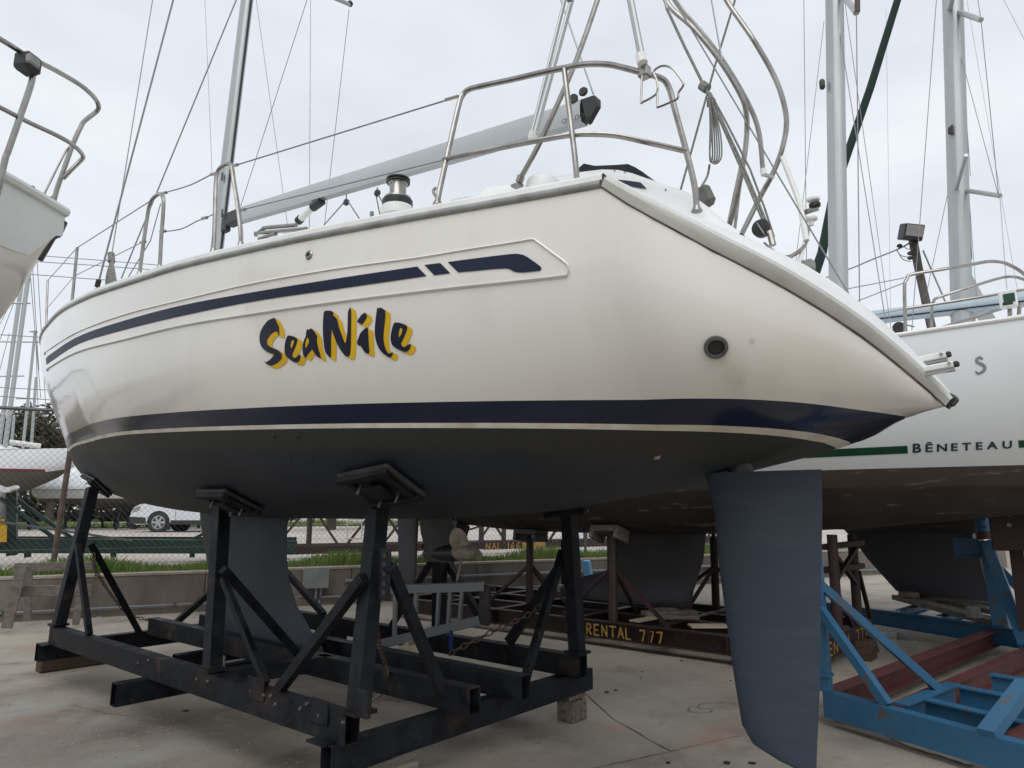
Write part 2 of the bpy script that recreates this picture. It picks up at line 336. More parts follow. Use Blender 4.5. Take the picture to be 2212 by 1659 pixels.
# ================================================================ GROUND, WALL, LOT
WD = Vector((.908, -.42, 0))            # along the wall (X=v, Y=u), towards the right of the picture
WN = Vector((.42, .908, 0))             # away from the camera
W0 = P(12.75, 3.5, 0)
def wp(s, t, z): return W0 + WD * s + WN * t + Vector((0, 0, z))
WH = .64
def ground_mat(name, kind):
    m, nt, b = node_mat(name); N = nt.nodes.new; l = nt.links.new
    g = N('ShaderNodeNewGeometry'); pos = g.outputs['Position']
    def noise(s, d=5, r=.6, vec=pos):
        n = N('ShaderNodeTexNoise'); n.inputs['Scale'].default_value = s; n.inputs['Detail'].default_value = d; n.inputs['Roughness'].default_value = r; l(vec, n.inputs['Vector']); return n.outputs['Fac']
    def rng(f, a, c, lo=0, hi=1):
        r = N('ShaderNodeMapRange'); r.inputs[1].default_value = a; r.inputs[2].default_value = c; r.inputs[3].default_value = lo; r.inputs[4].default_value = hi; l(f, r.inputs[0]); return r.outputs[0]
    def mix(a, c, f):
        x = N('ShaderNodeMix'); x.data_type = 'RGBA'
        if isinstance(a, tuple): x.inputs[6].default_value = (*a, 1)
        else: l(a, x.inputs[6])
        if isinstance(c, tuple): x.inputs[7].default_value = (*c, 1)
        else: l(c, x.inputs[7])
        l(f, x.inputs[0]); return x.outputs[2]
    if kind == 'yard':
        c = mix((.375, .335, .275), (.265, .232, .188), rng(noise(.55), .35, .65))
        c = mix(c, (.45, .405, .34), rng(noise(2.3, 8, .7), .5, .8, 0, .7))
        c = mix(c, (.19, .145, .105), rng(noise(1.1, 9, .72), .53, .66, 0, .75))        # brown stains
        mp = N('ShaderNodeMapping'); mp.inputs['Location'].default_value = (5, 2, 0); l(pos, mp.inputs[0])
        c = mix(c, (.33, .22, .17), rng(noise(.8, 4, .5, mp.outputs[0]), .62, .7, 0, .6))   # reddish primer patches
        c = mix(c, (.09, .08, .07), rng(noise(9, 9, .78), .58, .7, 0, .8))
        c = mix(c, (.55, .53, .48), rng(noise(30, 3, .6), .72, .76, 0, .8))             # pale specks
        mp2 = N('ShaderNodeMapping'); mp2.inputs['Location'].default_value = (-3, 7, 0); l(pos, mp2.inputs[0])
        c = mix(c, (.42, .45, .43), rng(noise(.6, 6, .6, mp2.outputs[0]), .62, .75, 0, .5))   # chalky sanding dust
        b.inputs['Roughness'].default_value = .78
        hgt = noise(45, 8, .7)
        st = .35
    elif kind == 'lot':
        c = mix((.46, .43, .39), (.36, .32, .28), rng(noise(.25), .35, .65))
        c = mix(c, (.56, .46, .37), rng(noise(.6, 4), .5, .7, 0, .6))
        b.inputs['Roughness'].default_value = .9; hgt = noise(20); st = .2
    l(c, b.inputs['Base Color'])
    k = N('ShaderNodeBump'); k.inputs['Strength'].default_value = st; k.inputs['Distance'].default_value = .012; l(hgt, k.inputs['Height']); l(k.outputs[0], b.inputs['Normal'])
    return m
M['yard'] = ground_mat('yard_concrete', 'yard'); M['lot'] = ground_mat('lot_concrete', 'lot')
for x, y, rx, ry, c_, am in ((1330, 1572, .16, .12, (.4, .2, .14), .55), (1540, 1597, .34, .16, (.42, .22, .15), .6), (1190, 1480, .2, .12, (.34, .2, .15), .4), (40, 1530, .5, .3, (.44, .46, .44), .5), (250, 1650, .7, .22, (.44, .46, .44), .5), (640, 1640, .3, .3, (.12, .105, .085), .5),
                             (330, 1560, .35, .3, (.13, .115, .095), .55), (1000, 1600, .3, .2, (.14, .12, .1), .5), (1440, 1400, .5, .25, (.14, .125, .1), .5), (1350, 1620, .3, .14, (.3, .3, .28), .5), (150, 1480, .4, .3, (.15, .13, .1), .45), (1850, 1600, .25, .2, (.14, .125, .1), .5), (1400, 1530, .8, .4, (.47, .42, .345), .5)):
    stain(M['yard'], az(x, y, 0), (rx * 1.6, ry * 1.6, 5), c_, am, 5.)
mb = MB()
prof = [(-260, 0), (-30, 0), (.1, 0)]
rows = [[wp(s, t, z) for t, z in prof] for s in (-300, -20, 0, 10, 30, 300)]
mb.grid(rows)
tag(mb.build('yard_ground', 'yard', smooth=False), kind='structure')
mb = MB()
prof = [(.1, 0), (.102, WH - .06), (1.7, WH - .05), (4, WH - .02), (13, .9), (40, .95), (1500, 1.0)]
mb.grid([[wp(s, t, z) for t, z in prof] for s in (-900, -20, 0, 10, 30, 900)])
tag(mb.build('lot_ground', 'lot', smooth=False), kind='structure')
# expansion joints / cracks as thin recess ribbons
def ribbon(pts, w, z):
    pts = [Vector((p[0], p[1], z)) for p in pts]; rows = []
    for i, p in enumerate(pts):
        d = (pts[min(i + 1, len(pts) - 1)] - pts[max(i - 1, 0)]).normalized(); n = Vector((-d.y, d.x, 0)); ww = w * random.uniform(.5, 1.3)
        rows.append([p - n * ww / 2, p + n * ww / 2])
    return rows
def jag(a, b, n, amp):
    a, b = Vector(a), Vector(b); d = (b - a); m = Vector((-d.y, d.x, 0)).normalized(); out = []; o = 0
    for i in range(n + 1):
        o = o * .8 + random.uniform(-amp, amp); out.append(a + d * i / n + m * o * (1 if 0 < i < n else 0))
    return out
mb = MB()
M['crk'] = mat('crack_dirt', (.05, .042, .035), .95, c2=(.09, .075, .06), scale=20)
for pts, w in ((jag(az(1263, 1497, 0), az(1338, 1562, 0), 14, .006) + jag(az(1338, 1562, 0), az(1450, 1624, 0), 18, .008)[1:], .009),
               (jag(az(1448, 1626, 0), az(1080, 1700, 0), 30, .01), .006),
               (jag(az(1450, 1624, 0), az(1600, 1590, 0), 14, .008), .004),
               (jag(az(1100, 1440, 0), az(1180, 1458, 0), 8, .01), .006),
               (jag(az(690, 1590, 0), az(745, 1620, 0), 10, .02), .012),
               (jag(az(160, 1522, 0), az(330, 1560, 0), 16, .02), .004),
               (jag(az(0, 1436, 0), az(75, 1432, 0), 8, .01), .008),
               (jag(az(1925, 1598, 0), az(2100, 1655, 0), 16, .012), .022),
               (jag(az(1780, 1548, 0), az(1870, 1578, 0), 9, .02), .012),
               (jag(az(1840, 1375, 0), az(2050, 1345, 0), 12, .03), .008)):
    mb.grid(ribbon(pts, w, .004))
tag(mb.build('ground_cracks', 'crk', smooth=False), kind='stuff', label='thin dark cracks running across the yard concrete')
M['rline'] = mat('rust_stain', (.11, .06, .035), .9, c2=(.15, .09, .06), scale=20)
s_pts = curve([az(x, y, 0) for x, y in ((1590, 1522), (1560, 1519), (1522, 1520), (1508, 1526), (1512, 1531), (1535, 1532.5), (1538, 1536), (1530, 1540), (1500, 1539.5), (1486, 1536), (1490, 1529))], 6)
mb = MB().grid(ribbon(s_pts, .008, .005))
one('rust_ring_stain', mb, 'rline', s_pts[0], 'S-shaped rust ring stained on the bare concrete left of the rudder', 'stain', smooth=False)

# loose grit, chips and leaves
mb = MB()
def chip(c, r, h):
    n = random.choice((4, 5)); a0 = random.uniform(0, 6.28)
    top = [c + Vector((math.cos(a0 + 6.28 * k / n) * r * random.uniform(.6, 1), math.sin(a0 + 6.28 * k / n) * r * random.uniform(.6, 1), h)) for k in range(n)]
    bot = [Vector((p.x, p.y, 0)) + Vector((0, 0, .001)) for p in top]
    return top + bot, [tuple(range(n))] + [(i, (i + 1) % n, (i + 1) % n + n, i + n) for i in range(n)]
for k in range(150):
    x, y = random.gauss(250, 170), random.gauss(1585, 50)
    if y > 1200: mb.add(*chip(az(x, max(y, 1400), 0), random.uniform(.004, .014), random.uniform(.002, .006)))
for k in range(160):
    mb.add(*chip(az(random.uniform(0, 2212), random.uniform(1380, 1900), 0), random.uniform(.003, .011), random.uniform(.002, .007)))
for k in range(120):
    p = wp(random.uniform(-4, 12), -random.uniform(.02, .5) , 0); mb.add(*chip(p, random.uniform(.01, .05), random.uniform(.004, .015)))
M['chips'] = mat('paint_chips', (.48, .46, .42), .8, c2=(.3, .27, .23), scale=3, lo=.5, hi=.7)
tag(mb.build('paint_chips', 'chips', smooth=False), kind='stuff', label='pale paint chips and grit scattered on the yard concrete')
mb = MB()
for x, y, r in ((400, 1536, .035), (1570, 1649, .03), (1443, 1649, .02), (1311, 1496, .03), (1330, 1492, .02), (1472, 1428, .02), (1387, 1452, .012), (1383, 1465, .012), (330, 1464, .02), (1625, 1650, .03), (1578, 1471, .012)):
    mb.add(*chip(az(x, y, 0), r, .008))
tag(mb.build('dark_debris', 'black', smooth=False), kind='stuff', label='small dark scraps lying on the yard concrete')

# retaining wall made of poured bays
wl = thing('retaining_wall', wp(0, 0, 0), 'low stained concrete retaining wall behind the boats, grass growing on top', 'wall')
s = -12.0; k = 0
while s < 24:
    ln = 2.44
    b = MB().box(Vector((ln / 2 - .004, .1, (WH - .05) / 2)), (ln - .012, .2, WH - .05))
    mr = Matrix(((WD.x, WN.x, 0), (WD.y, WN.y, 0), (0, 0, 1)))
    b.v = [mr @ x + wp(s, 0, 0) for x in b.v]
    b.build('wall_bay', 'conc', wl, smooth=False, bevel=.004)
    b = MB().box(Vector((ln / 2 - .003, .12, WH - .0225)), (ln - .006, .26, .045))
    b.v = [mr @ x + wp(s, 0, 0) for x in b.v]
    b.build('capping', 'cap', wl, smooth=False, bevel=.006)
    s += ln
# footing ledge with pipe along the base
fl = MB().beam(wp(-12, -.05, .05), wp(24, -.05, .05), .1, .1)
fl.build('footing', 'conc', wl, smooth=False)
cp = thing('water_pipe', wp(0, -.12, .14), 'thin grey pipe running along the foot of the retaining wall', 'pipe')
MB().tube([wp(-9, -.14, .135), wp(3.9, -.14, .135)], .018, 8).build('pipe_run', 'pipe', cp)
MB().tube([wp(4.5, -.14, .135), wp(20, -.14, .135)], .018, 8).build('pipe_run', 'pipe', cp)
for i in range(11): MB().box(wp(-7 + 2.3 * i, -.12, .135), (.04, .09, .06)).build('pipe_clip', 'galv', cp)
cp2 = thing('conduit', wp(5, -.05, .4), 'fat grey conduit on the wall right of the electrical box', 'pipe')
MB().tube([av(773, 1254, 0) if 0 else wp(4.95, -.05, .385), wp(16, -.05, .385)], .032, 10).build('conduit_run', 'pipe', cp2)
for i in range(6): MB().tube([wp(6.6 + 1.7 * i, -.05, .385), wp(6.68 + 1.7 * i, -.05, .385)], .04, 10).build('coupling', 'pipe', cp2)
# electrical box
bx0 = wp(4.42, -.08, .47)
eb = thing('electrical_box', bx0, 'grey electrical junction box on the retaining wall seen between the keel and the near post', 'electrical box')
q = MB().box((0, 0, 0), (.42, .15, .33)); q.v = [mr @ x + bx0 for x in q.v]; q.build('housing', 'ebox', eb, bevel=.008)
q = MB().box((0, -.085, 0), (.44, .02, .35)); q.v = [mr @ x + bx0 for x in q.v]; q.build('cover', 'ebox', eb, bevel=.004)
for dx in (.02, .1): MB().tube(curve([bx0 + WD * dx - WN * .02 - Vector((0, 0, .16)), bx0 + WD * (dx + .0) - WN * .02 - Vector((0, 0, .3)), bx0 + WD * (dx - .03) - WN * .06 - Vector((0, 0, .47))]), .022, 8).build('conduit_leg', 'pipe', eb)
MB().tube(curve([bx0 - WD * .17 - WN * .02 - Vector((0, 0, .16)), bx0 - WD * .19 - WN * .02 - Vector((0, 0, .28)), bx0 - WD * .4 - WN * .02 - Vector((0, 0, .335)), bx0 - WD * .7 - WN * .02 - Vector((0, 0, .335))]), .012, 6).build('cable', 'grey', eb)

# grass
def blades(name, n, smin, smax, tmin, tmax, zb, hmin, hmax, w, label, zf=None):
    mb = MB()
    for i in range(n):
        s_, t_ = random.uniform(smin, smax), random.uniform(tmin, tmax)
        z_ = zb if zf is None else zf(t_)
        hh = random.uniform(hmin, hmax) * (1 + .7 * math.sin(s_ * 2.1) * math.sin(s_ * .73 + 1))
        p = wp(s_, t_, z_); a = random.uniform(0, 6.28); d = Vector((math.cos(a), math.sin(a), 0)) * w
        ln = Vector((random.uniform(-.5, .5), random.uniform(-.5, .5), 0)) * hh
        mb.v += [p - d, p + d, p + ln * .5 + d * .5 + Vector((0, 0, hh * .6)), p + ln + Vector((0, 0, hh))]; k = len(mb.v) - 4
        mb.f += [(k, k + 1, k + 2), (k, k + 2, k + 3)]
    return tag(mb.build(name, 'grass', smooth=False), kind='stuff', label=label)
mb = MB().grid([[wp(s, .26, WH - .035), wp(s, 1.75, WH - .025)] for s in (-14, 0, 24)])
tag(mb.build('grass_verge', 'grassb', smooth=False), kind='structure')
blades('grass', 34000, -7, 16, .2, 1.7, WH - .04, .07, .19, .007, 'strip of green grass growing along the top of the wall')
blades('tall_weeds', 900, -3.5, 5, .25, .9, WH - .04, .12, .24, .01, 'taller weeds in the grass near the fence')
mb = MB().grid([[wp(s, 23, .955), wp(s, 34, .99)] for s in (-40, 0, 60)])
tag(mb.build('far_verge', 'grassb', smooth=False), kind='structure')
blades('far_grass', 9000, -12, 30, 23, 34, .95, .1, .22, .03, 'far grass strip beyond the parked car')
mb = MB().grid([[wp(s, 8.6, .80), wp(s, 8.9, .81)] for s in (-40, 0, 60)])

# ================================================================ THE BIG BOAT (port quarter towards the camera)
VC = 3.63
BT = tab((.49, .02), (.502, .03), (.561, .17), (.624, .33), (.694, .5), (.802, .75), (.92, .95), (1.097, 1.15), (1.175, 1.2), (1.254, 1.24), (1.36, 1.27), (1.47, 1.29), (1.89, 1.38), (2.54, 1.52), (3.55, 1.69), (4.54, 1.78), (5.59, 1.79), (6.3, 1.75), (7.82, 1.5), (8.72, 1.29), (9.6, 1.03), (10.5, .72), (11.3, .38), (11.8, .12), (11.95, .02))
def ZS(u): return 2.95 + .05 * (u - 1.45) + .003 * (u - 1.45) ** 2
ZE = tab((.49, 2.062), (.502, 2.078), (.561, 2.157), (.624, 2.238), (.694, 2.319), (.802, 2.419), (.92, 2.512), (1.097, 2.637), (1.175, 2.70), (1.254, 2.762), (1.36, 2.849), (1.47, 2.95))
def ZT(u): return ZE(u) if u < 1.47 else ZS(u)
ZK = tab((.49, 2.072), (.6, 2.052), (.72, 2.026), (.93, 1.966), (1.3, 1.878), (1.62, 1.81), (2, 1.73), (2.4, 1.68), (3.05, 1.6), (3.6, 1.57), (4.4, 1.55), (5.7, 1.55), (7.35, 1.60), (8.7, 1.70), (9.53, 1.80), (10.5, 2.0), (11.2, 2.25), (11.5, 2.5), (11.7, 2.95), (11.85, 3.4), (11.95, 3.76))
def ZW(u): return 1.955 + .05 * (u - .9)
def ZWT(u): return 2.04 + .05 * (u - .7)
PPW = tab((.49, 1.7), (.75, 2.2), (.95, 2.8), (1.6, 2.8), (3, 3), (5, 2.9), (6, 2.3), (7, 1.9), (8.5, 1.65), (9.57, 1.5), (11, 1.35), (12, 1.25))
def HB(u, z):
    zk, zt = ZK(u), ZT(u); t = min(max((z - zk) / (zt - zk), 0), 1); p = PPW(u)
    return BT(u) * (1 - (1 - t) ** p) ** (1 / p)
US = [.49 + .01 * i for i in range(60)] + [1.09, 1.12, 1.16, 1.2, 1.25, 1.3, 1.36, 1.42, 1.47] + [1.47 + .16 * i for i in range(1, 30)] + [6.2 + .2 * i for i in range(0, 23)] + [10.75, 10.9, 11.05, 11.2, 11.3, 11.4, 11.5, 11.58, 11.66, 11.72, 11.78, 11.84, 11.89, 11.93, 11.95]
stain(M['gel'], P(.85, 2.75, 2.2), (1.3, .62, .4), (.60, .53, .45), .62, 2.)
stain(M['gel'], P(9.2, 2.9, 2.75), (1.2, 1.6, .45), (.58, .53, .46), .45, 2.5)  # brown-grey shade and ground reflection under the bow, tinted into the gelcoat
BOAT = thing('sailboat', P(5, VC, 1.5), 'large cream-white sailboat on the black cradle, navy stripes and name on its side', 'sailboat')
def band(ftop, fbot, n, power=1.):
    mb = MB()
    for sg in (-1, 1):
        rows = []
        for u in US:
            a, b = min(max(ftop(u), ZK(u)), ZT(u)), min(max(fbot(u), ZK(u)), ZT(u))
            r = []
            for i in range(n + 1):
                t = i / n; t = t ** power if power != 1 else t
                z = a + (b - a) * (1 - (1 - i / n) ** power if power != 1 else i / n)
                r.append(P(u, VC + sg * HB(u, z), z))
            rows.append(r)
        mb.grid(rows)
    return mb
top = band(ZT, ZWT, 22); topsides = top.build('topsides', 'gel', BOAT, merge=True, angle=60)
band(ZWT, ZW, 4).build('boot_stripe', 'boot', BOAT, merge=True, angle=60)
band(ZW, lambda u: ZW(u) - .023, 2).build('waterline_stripe', 'wline', BOAT, merge=True, angle=60)
band(lambda u: ZW(u) - .023, ZK, 26, power=2.2).build('hull_bottom', 'anti', BOAT, merge=True, angle=60)
bm = bmesh.new()
full = band(ZT, ZK, 60, power=1.5)
BV = BVHTree.FromPolygons(full.v, full.f)
def hit(x, y, off=.0):
    d = ray(x, y); loc, n, i, _ = BV.ray_cast(CAM, d)
    if loc is None: return None
    if n.dot(d) > 0: n = -n
    return loc + n * off
def decal(name, m, polys, off, parent, cuts=0, thick=0):
    mb = MB()
    for outer, *holes in polys:
        loops = [[Vector((x, y, 0)) for x, y in outer]] + [[Vector((x, y, 0)) for x, y in h] for h in holes]
        allv = [p for l_ in loops for p in l_]; tri = tessellate_polygon(loops)
        b = bmesh.new(); vs = [b.verts.new(p) for p in allv]
        for t in tri:
            try: b.faces.new([vs[i] for i in t])
            except ValueError: pass
        for _ in range(cuts): bmesh.ops.subdivide_edges(b, edges=[e for e in b.edges if e.calc_length() > 12], cuts=1, use_grid_fill=False); bmesh.ops.triangulate(b, faces=b.faces)
        b.verts.index_update()
        pts = [hit(v.co.x, v.co.y, off) for v in b.verts]
        if all(p is not None for p in pts): mb.add(pts, [tuple(v.index for v in f.verts) for f in b.faces])
        b.free()
    return mb.build(name, m, parent, smooth=False)
def strip(up, lo, n, off, name, m, parent):      # a stripe between two measured curves
    def samp(c, t):
        L_ = [0]
        for i in range(1, len(c)): L_.append(L_[-1] + math.dist(c[i], c[i - 1]))
        d = t * L_[-1]
        for i in range(1, len(c)):
            if d <= L_[i] + 1e-9:
                f = (d - L_[i - 1]) / (L_[i] - L_[i - 1]); return (c[i - 1][0] + (c[i][0] - c[i - 1][0]) * f, c[i - 1][1] + (c[i][1] - c[i - 1][1]) * f)
    U = [(p.x, p.y) for p in curve([(x, y, 0) for x, y in up], 8)]; D = [(p.x, p.y) for p in curve([(x, y, 0) for x, y in lo], 8)]
    rows = []
    for i in range(n + 1):
        a, b = samp(U, i / n), samp(D, i / n)
        r = [hit(a[0] + (b[0] - a[0]) * j / 3, a[1] + (b[1] - a[1]) * j / 3, off) for j in range(4)]
        if all(q_ is not None for q_ in r): rows.append(r)
    return MB().grid(rows).build(name, m, parent, smooth=True)
strip([(100, 774), (107, 767), (172, 726), (275, 691), (400, 658.5), (553, 630.5), (728, 602), (902, 576)],
      [(101, 788), (110, 781), (172, 742), (275, 711), (400, 681), (553, 650.5), (728, 624.7), (922, 596.5)], 110, .004, 'cove_stripe', 'navy', BOAT)
decal('cove_stripe', 'navy', [[[(917.5, 572.7), (951.7, 568.5), (973.5, 590.5), (939, 594.7)]]], .004, BOAT, 2)
decal('cove_stripe', 'navy', [[[(968, 566.5), (1000, 562), (1035, 557.5), (1070, 553), (1106, 549), (1118.5, 548.5), (1131, 551), (1139, 555), (1146, 559.7), (1158, 568), (1168.5, 576), (1170.5, 581), (1167, 585), (1150, 587), (1131, 589), (1118.5, 588.5), (1110, 586.5), (1104, 583), (1098, 580.5), (1090, 580), (1060, 582), (1020, 586), (990.5, 588.5)]]], .004, BOAT, 3)
# moulded feature line round the stripe: a shallow step (upper lip overhangs, lower lip is a ledge)
def lip(pts, r, name, m, off=0.0, prof=None):
    c = [(p.x, p.y) for p in curve([(x, y, 0) for x, y in pts], 8)]
    h = [hit(x, y, off) for x, y in c]; h = [p for p in h if p is not None]
    rows = []
    for p in h:
        n = Vector((-1, 0, 0)); loc, nn, i, d_ = BV.find_nearest(p)
        if nn.x > 0: nn = -nn
        up = (Vector((0, 0, 1)) - nn * nn.z).normalized()
        rows.append([p + up * a * r + nn * b_ * r for a, b_ in prof])
    return MB().grid(rows).build(name, m, BOAT, angle=20)
UPL = [(97, 766), (104, 757), (172, 716), (275, 678.5), (400, 647), (553, 611.5), (728, 581), (903, 557), (1000, 541), (1106, 524.7), (1148.5, 517.7), (1158.5, 521)]
MIDL = [(1158.5, 521), (1170, 529), (1190, 544), (1218.5, 564.7), (1228.5, 576), (1230, 584.7)]
LOL = [(1230, 584.7), (1226, 592), (1218.5, 595), (1160, 602), (1106, 607.7), (980, 621), (828, 639), (690, 657), (553, 677), (400, 702), (275, 732), (172.5, 758.5), (110, 792), (103, 800)]
UP_P = [(1.0, 0.0), (.6, .7), (-.1, 1.1), (-.6, .0)]
LO_P = [(.5, 0.0), (-.1, 1.3), (-.9, .5), (-1.3, 0)]
lip(UPL, .009, 'moulded_groove', 'gel', 0, UP_P)
lip(MIDL, .009, 'moulded_groove', 'gel', 0, UP_P)
lip(LOL, .009, 'moulded_ledge', 'gelw', 0, [(-.0, 0.0), (-.15, 1.5), (-.8, .9), (-1.3, 0)])
# name
def cs(l_): return [(540 + x * .18311, 637.2 + y * .18311) for x, y in l_]
G = [
 [[(300,270),(318,300),(335,340),(355,380),(357,430),(355,485),(342,460),(330,430),(290,440),(262,462),(240,485),(222,515),(212,545),(215,580),(240,608),(275,622),(310,637),(340,650),(362,670),(380,690),(388,705),(385,750),(350,790),(310,815),(265,835),(225,825),(200,805),(178,785),(205,790),(250,760),(280,725),(297,700),(250,685),(215,672),(185,652),(155,622),(135,585),(124,545),(122,500),(128,460),(140,420),(155,390),(175,360),(198,330),(220,305),(245,290),(265,282)]],
 [[(455,478),(478,479),(500,483),(530,492),(555,505),(567,515),(572,532),(562,575),(548,610),(535,640),(520,675),(512,705),(515,728),(530,742),(548,738),(565,725),(585,707),(600,705),(608,714),(605,740),(600,765),(590,782),(578,791),(555,796),(525,787),(495,770),(465,748),(440,722),(424,700),(418,675),(418,620),(425,560),(432,530),(440,505)],
  [(508,535),(520,529),(530,532),(526,565),(515,595),(505,618),(495,634),(490,600),(492,570),(497,550)]],
 [[(690,402),(705,412),(718,400),(735,395),(750,410),(765,425),(785,455),(803,485),(800,540),(806,580),(815,620),(825,660),(835,690),(851,747),(825,738),(800,725),(782,702),(765,680),(745,640),(728,660),(710,682),(690,708),(670,737),(655,738),(643,715),(634,695),(630,660),(630,625),(634,590),(643,550),(655,515),(668,490),(672,455),(675,425)],
  [(688,495),(700,520),(708,548),(698,575),(685,600),(665,632),(662,600),(665,565),(672,530)]],
 [[(880,205),(895,190),(910,185),(945,188),(975,192),(996,212),(992,240),(1015,262),(1037,285),(1050,330),(1060,380),(1073,420),(1090,465),(1110,520),(1132,575),(1145,540),(1152,490),(1158,430),(1162,340),(1165,200),(1180,165),(1193,142),(1205,200),(1205,300),(1203,400),(1202,500),(1200,600),(1196,660),(1190,700),(1170,732),(1130,715),(1105,685),(1080,650),(1058,615),(1040,580),(1018,530),(1000,480),(985,440),(975,405),(970,480),(968,560),(967,650),(965,745),(935,722),(910,690),(893,655),(885,610),(880,560),(872,480),(870,400),(870,340),(873,290),(876,245)]],
 [[(1368,208),(1382,228),(1392,250),(1384,275),(1370,300),(1350,328),(1328,352),(1298,335),(1270,318),(1280,298),(1292,278),(1325,235),(1345,220)]],
 [[(1382,382),(1403,400),(1405,450),(1408,500),(1410,550),(1412,600),(1420,660),(1410,695),(1390,688),(1370,680),(1352,660),(1340,640),(1330,618),(1318,600),(1300,596),(1282,590),(1275,575),(1272,555),(1280,530),(1290,505),(1302,470),(1320,440),(1348,410)]],
 [[(1512,148),(1522,156),(1535,158),(1550,148),(1575,164),(1603,180),(1607,220),(1608,260),(1603,300),(1598,350),(1590,410),(1585,480),(1586,525),(1592,570),(1602,615),(1618,655),(1635,680),(1650,690),(1672,682),(1692,672),(1694,690),(1688,712),(1670,735),(1640,730),(1605,707),(1570,680),(1543,647),(1520,610),(1503,565),(1490,520),(1484,480),(1482,440),(1482,395),(1485,350),(1492,280),(1500,220),(1506,180)]],
 [[(1715,325),(1742,326),(1770,328),(1805,338),(1840,350),(1855,362),(1866,382),(1862,405),(1855,432),(1842,465),(1825,502),(1808,538),(1790,572),(1798,590),(1812,612),(1835,610),(1865,592),(1900,572),(1906,585),(1903,610),(1892,640),(1872,660),(1850,670),(1825,668),(1800,660),(1760,642),(1720,620),(1698,602),(1680,580),(1670,540),(1668,500),(1670,470),(1676,435),(1690,375),(1702,345)],
  [(1782,390),(1795,386),(1805,398),(1805,420),(1797,450),(1785,478),(1768,498),(1763,475),(1765,450),(1770,418)]],
]
sh = MB()
polys = [[cs(l_) for l_ in g] for g in G]
NSH = 9
acc = MB()
for k in range(NSH, 0, -1):
    f = k / NSH
    for g in polys:
        loops = [[(x + 10.2 * f, y + 6.6 * f) for x, y in l_] for l_ in g]
        lp = [[Vector((x, y, 0)) for x, y in l_] for l_ in loops]; tri = tessellate_polygon(lp)
        b = bmesh.new(); vs = [b.verts.new(p) for l_ in lp for p in l_]
        for t in tri:
            try: b.faces.new([vs[i] for i in t])
            except ValueError: pass
        bmesh.ops.subdivide_edges(b, edges=[e for e in b.edges if e.calc_length() > 14], cuts=1); bmesh.ops.triangulate(b, faces=b.faces)
        b.verts.index_update()
        pts = [hit(v.co.x, v.co.y, .003 + .00025 * (NSH - k)) for v in b.verts]
        acc.add(pts, [tuple(v.index for v in fc.verts) for fc in b.faces]); b.free()
acc.build('name_lettering_shadow', 'yellow', BOAT, smooth=False)
nl = decal('name_lettering', 'ink', polys, .0065, BOAT, 2)
nl['label'] = 'brush script boat name SeaNile in navy with a yellow drop shadow'

# rub rail and toe rail along both sheers
def sheer(u, sg=-1, db=0., dz=0.): return P(u, VC + sg * (BT(u) + db), ZS(u) + dz)
for sg in (-1, 1):
    us = [1.47 + .15 * i for i in range(70)] + [11.93]
    us = [u for u in us if u <= 11.93]
    rows = []
    for u in us:
        a = [(math.cos(t) * .019, .017 + math.sin(t) * .019) for t in [R(-100 + 20 * k) for k in range(11)]]
        rows.append([sheer(u, sg, x, z) for x, z in a])
    MB().grid(rows[5:]).build('rub_rail', 'rub', BOAT)
    MB().grid(rows[:6]).build('rub_rail_end', 'rub', BOAT)
    rows = [[sheer(u, sg, .0, .034), sheer(u, sg, -.003, .062), sheer(u, sg, -.015, .074), sheer(u, sg, -.04, .07), sheer(u, sg, -.05, .03)] for u in us]
    MB().grid(rows).build('toe_rail', 'gelw', BOAT)
rows = [[P(u, VC + (BT(u) - .05) * k / 8, ZS(u) + .03 + .05 * (1 - (k / 8) ** 2)) for k in range(-8, 9)] for u in [1.47, 2, 3, 4, 5, 6, 7, 8, 9, 10, 11, 11.6, 11.9]]
MB().grid(rows).build('deck', 'gelw', BOAT)
# cabin trunk with windows
def trunk(u0, u1, hw, h, name):
    rows = []
    for i in range(17):
        t = i / 16; u = u0 + (u1 - u0) * t
        hh = h * min(1, (1 - t) * 3.2) ** .6 if t > .5 else h
        w = hw * (1 - .45 * max(0, t - .3) ** 1.3)
        zb = ZS(u) + .08
        rows.append([P(u, VC + w * a, zb + hh * b_) for a, b_ in ((-1.05, 0), (-.98, .45), (-.86, .86), (-.6, 1.0), (0, 1.08), (.6, 1.0), (.86, .86), (.98, .45), (1.05, 0))])
    m = MB().grid(rows); m.f += [tuple(range(9))]
    return m.build(name, 'gelw', BOAT, angle=40)
trunk(4.2, 9.2, 1.0, .38, 'cabin_trunk')
for sg in (-1, 1):
    for u0, u1 in ((4.6, 5.5), (5.7, 6.6)):
        MB().grid([[P(u, VC + sg * 1.02, ZS(u) + .16), P(u, VC + sg * .96, ZS(u) + .31)] for u in (u0, (u0 + u1) / 2, u1)]).build('cabin_window', 'glass', BOAT)
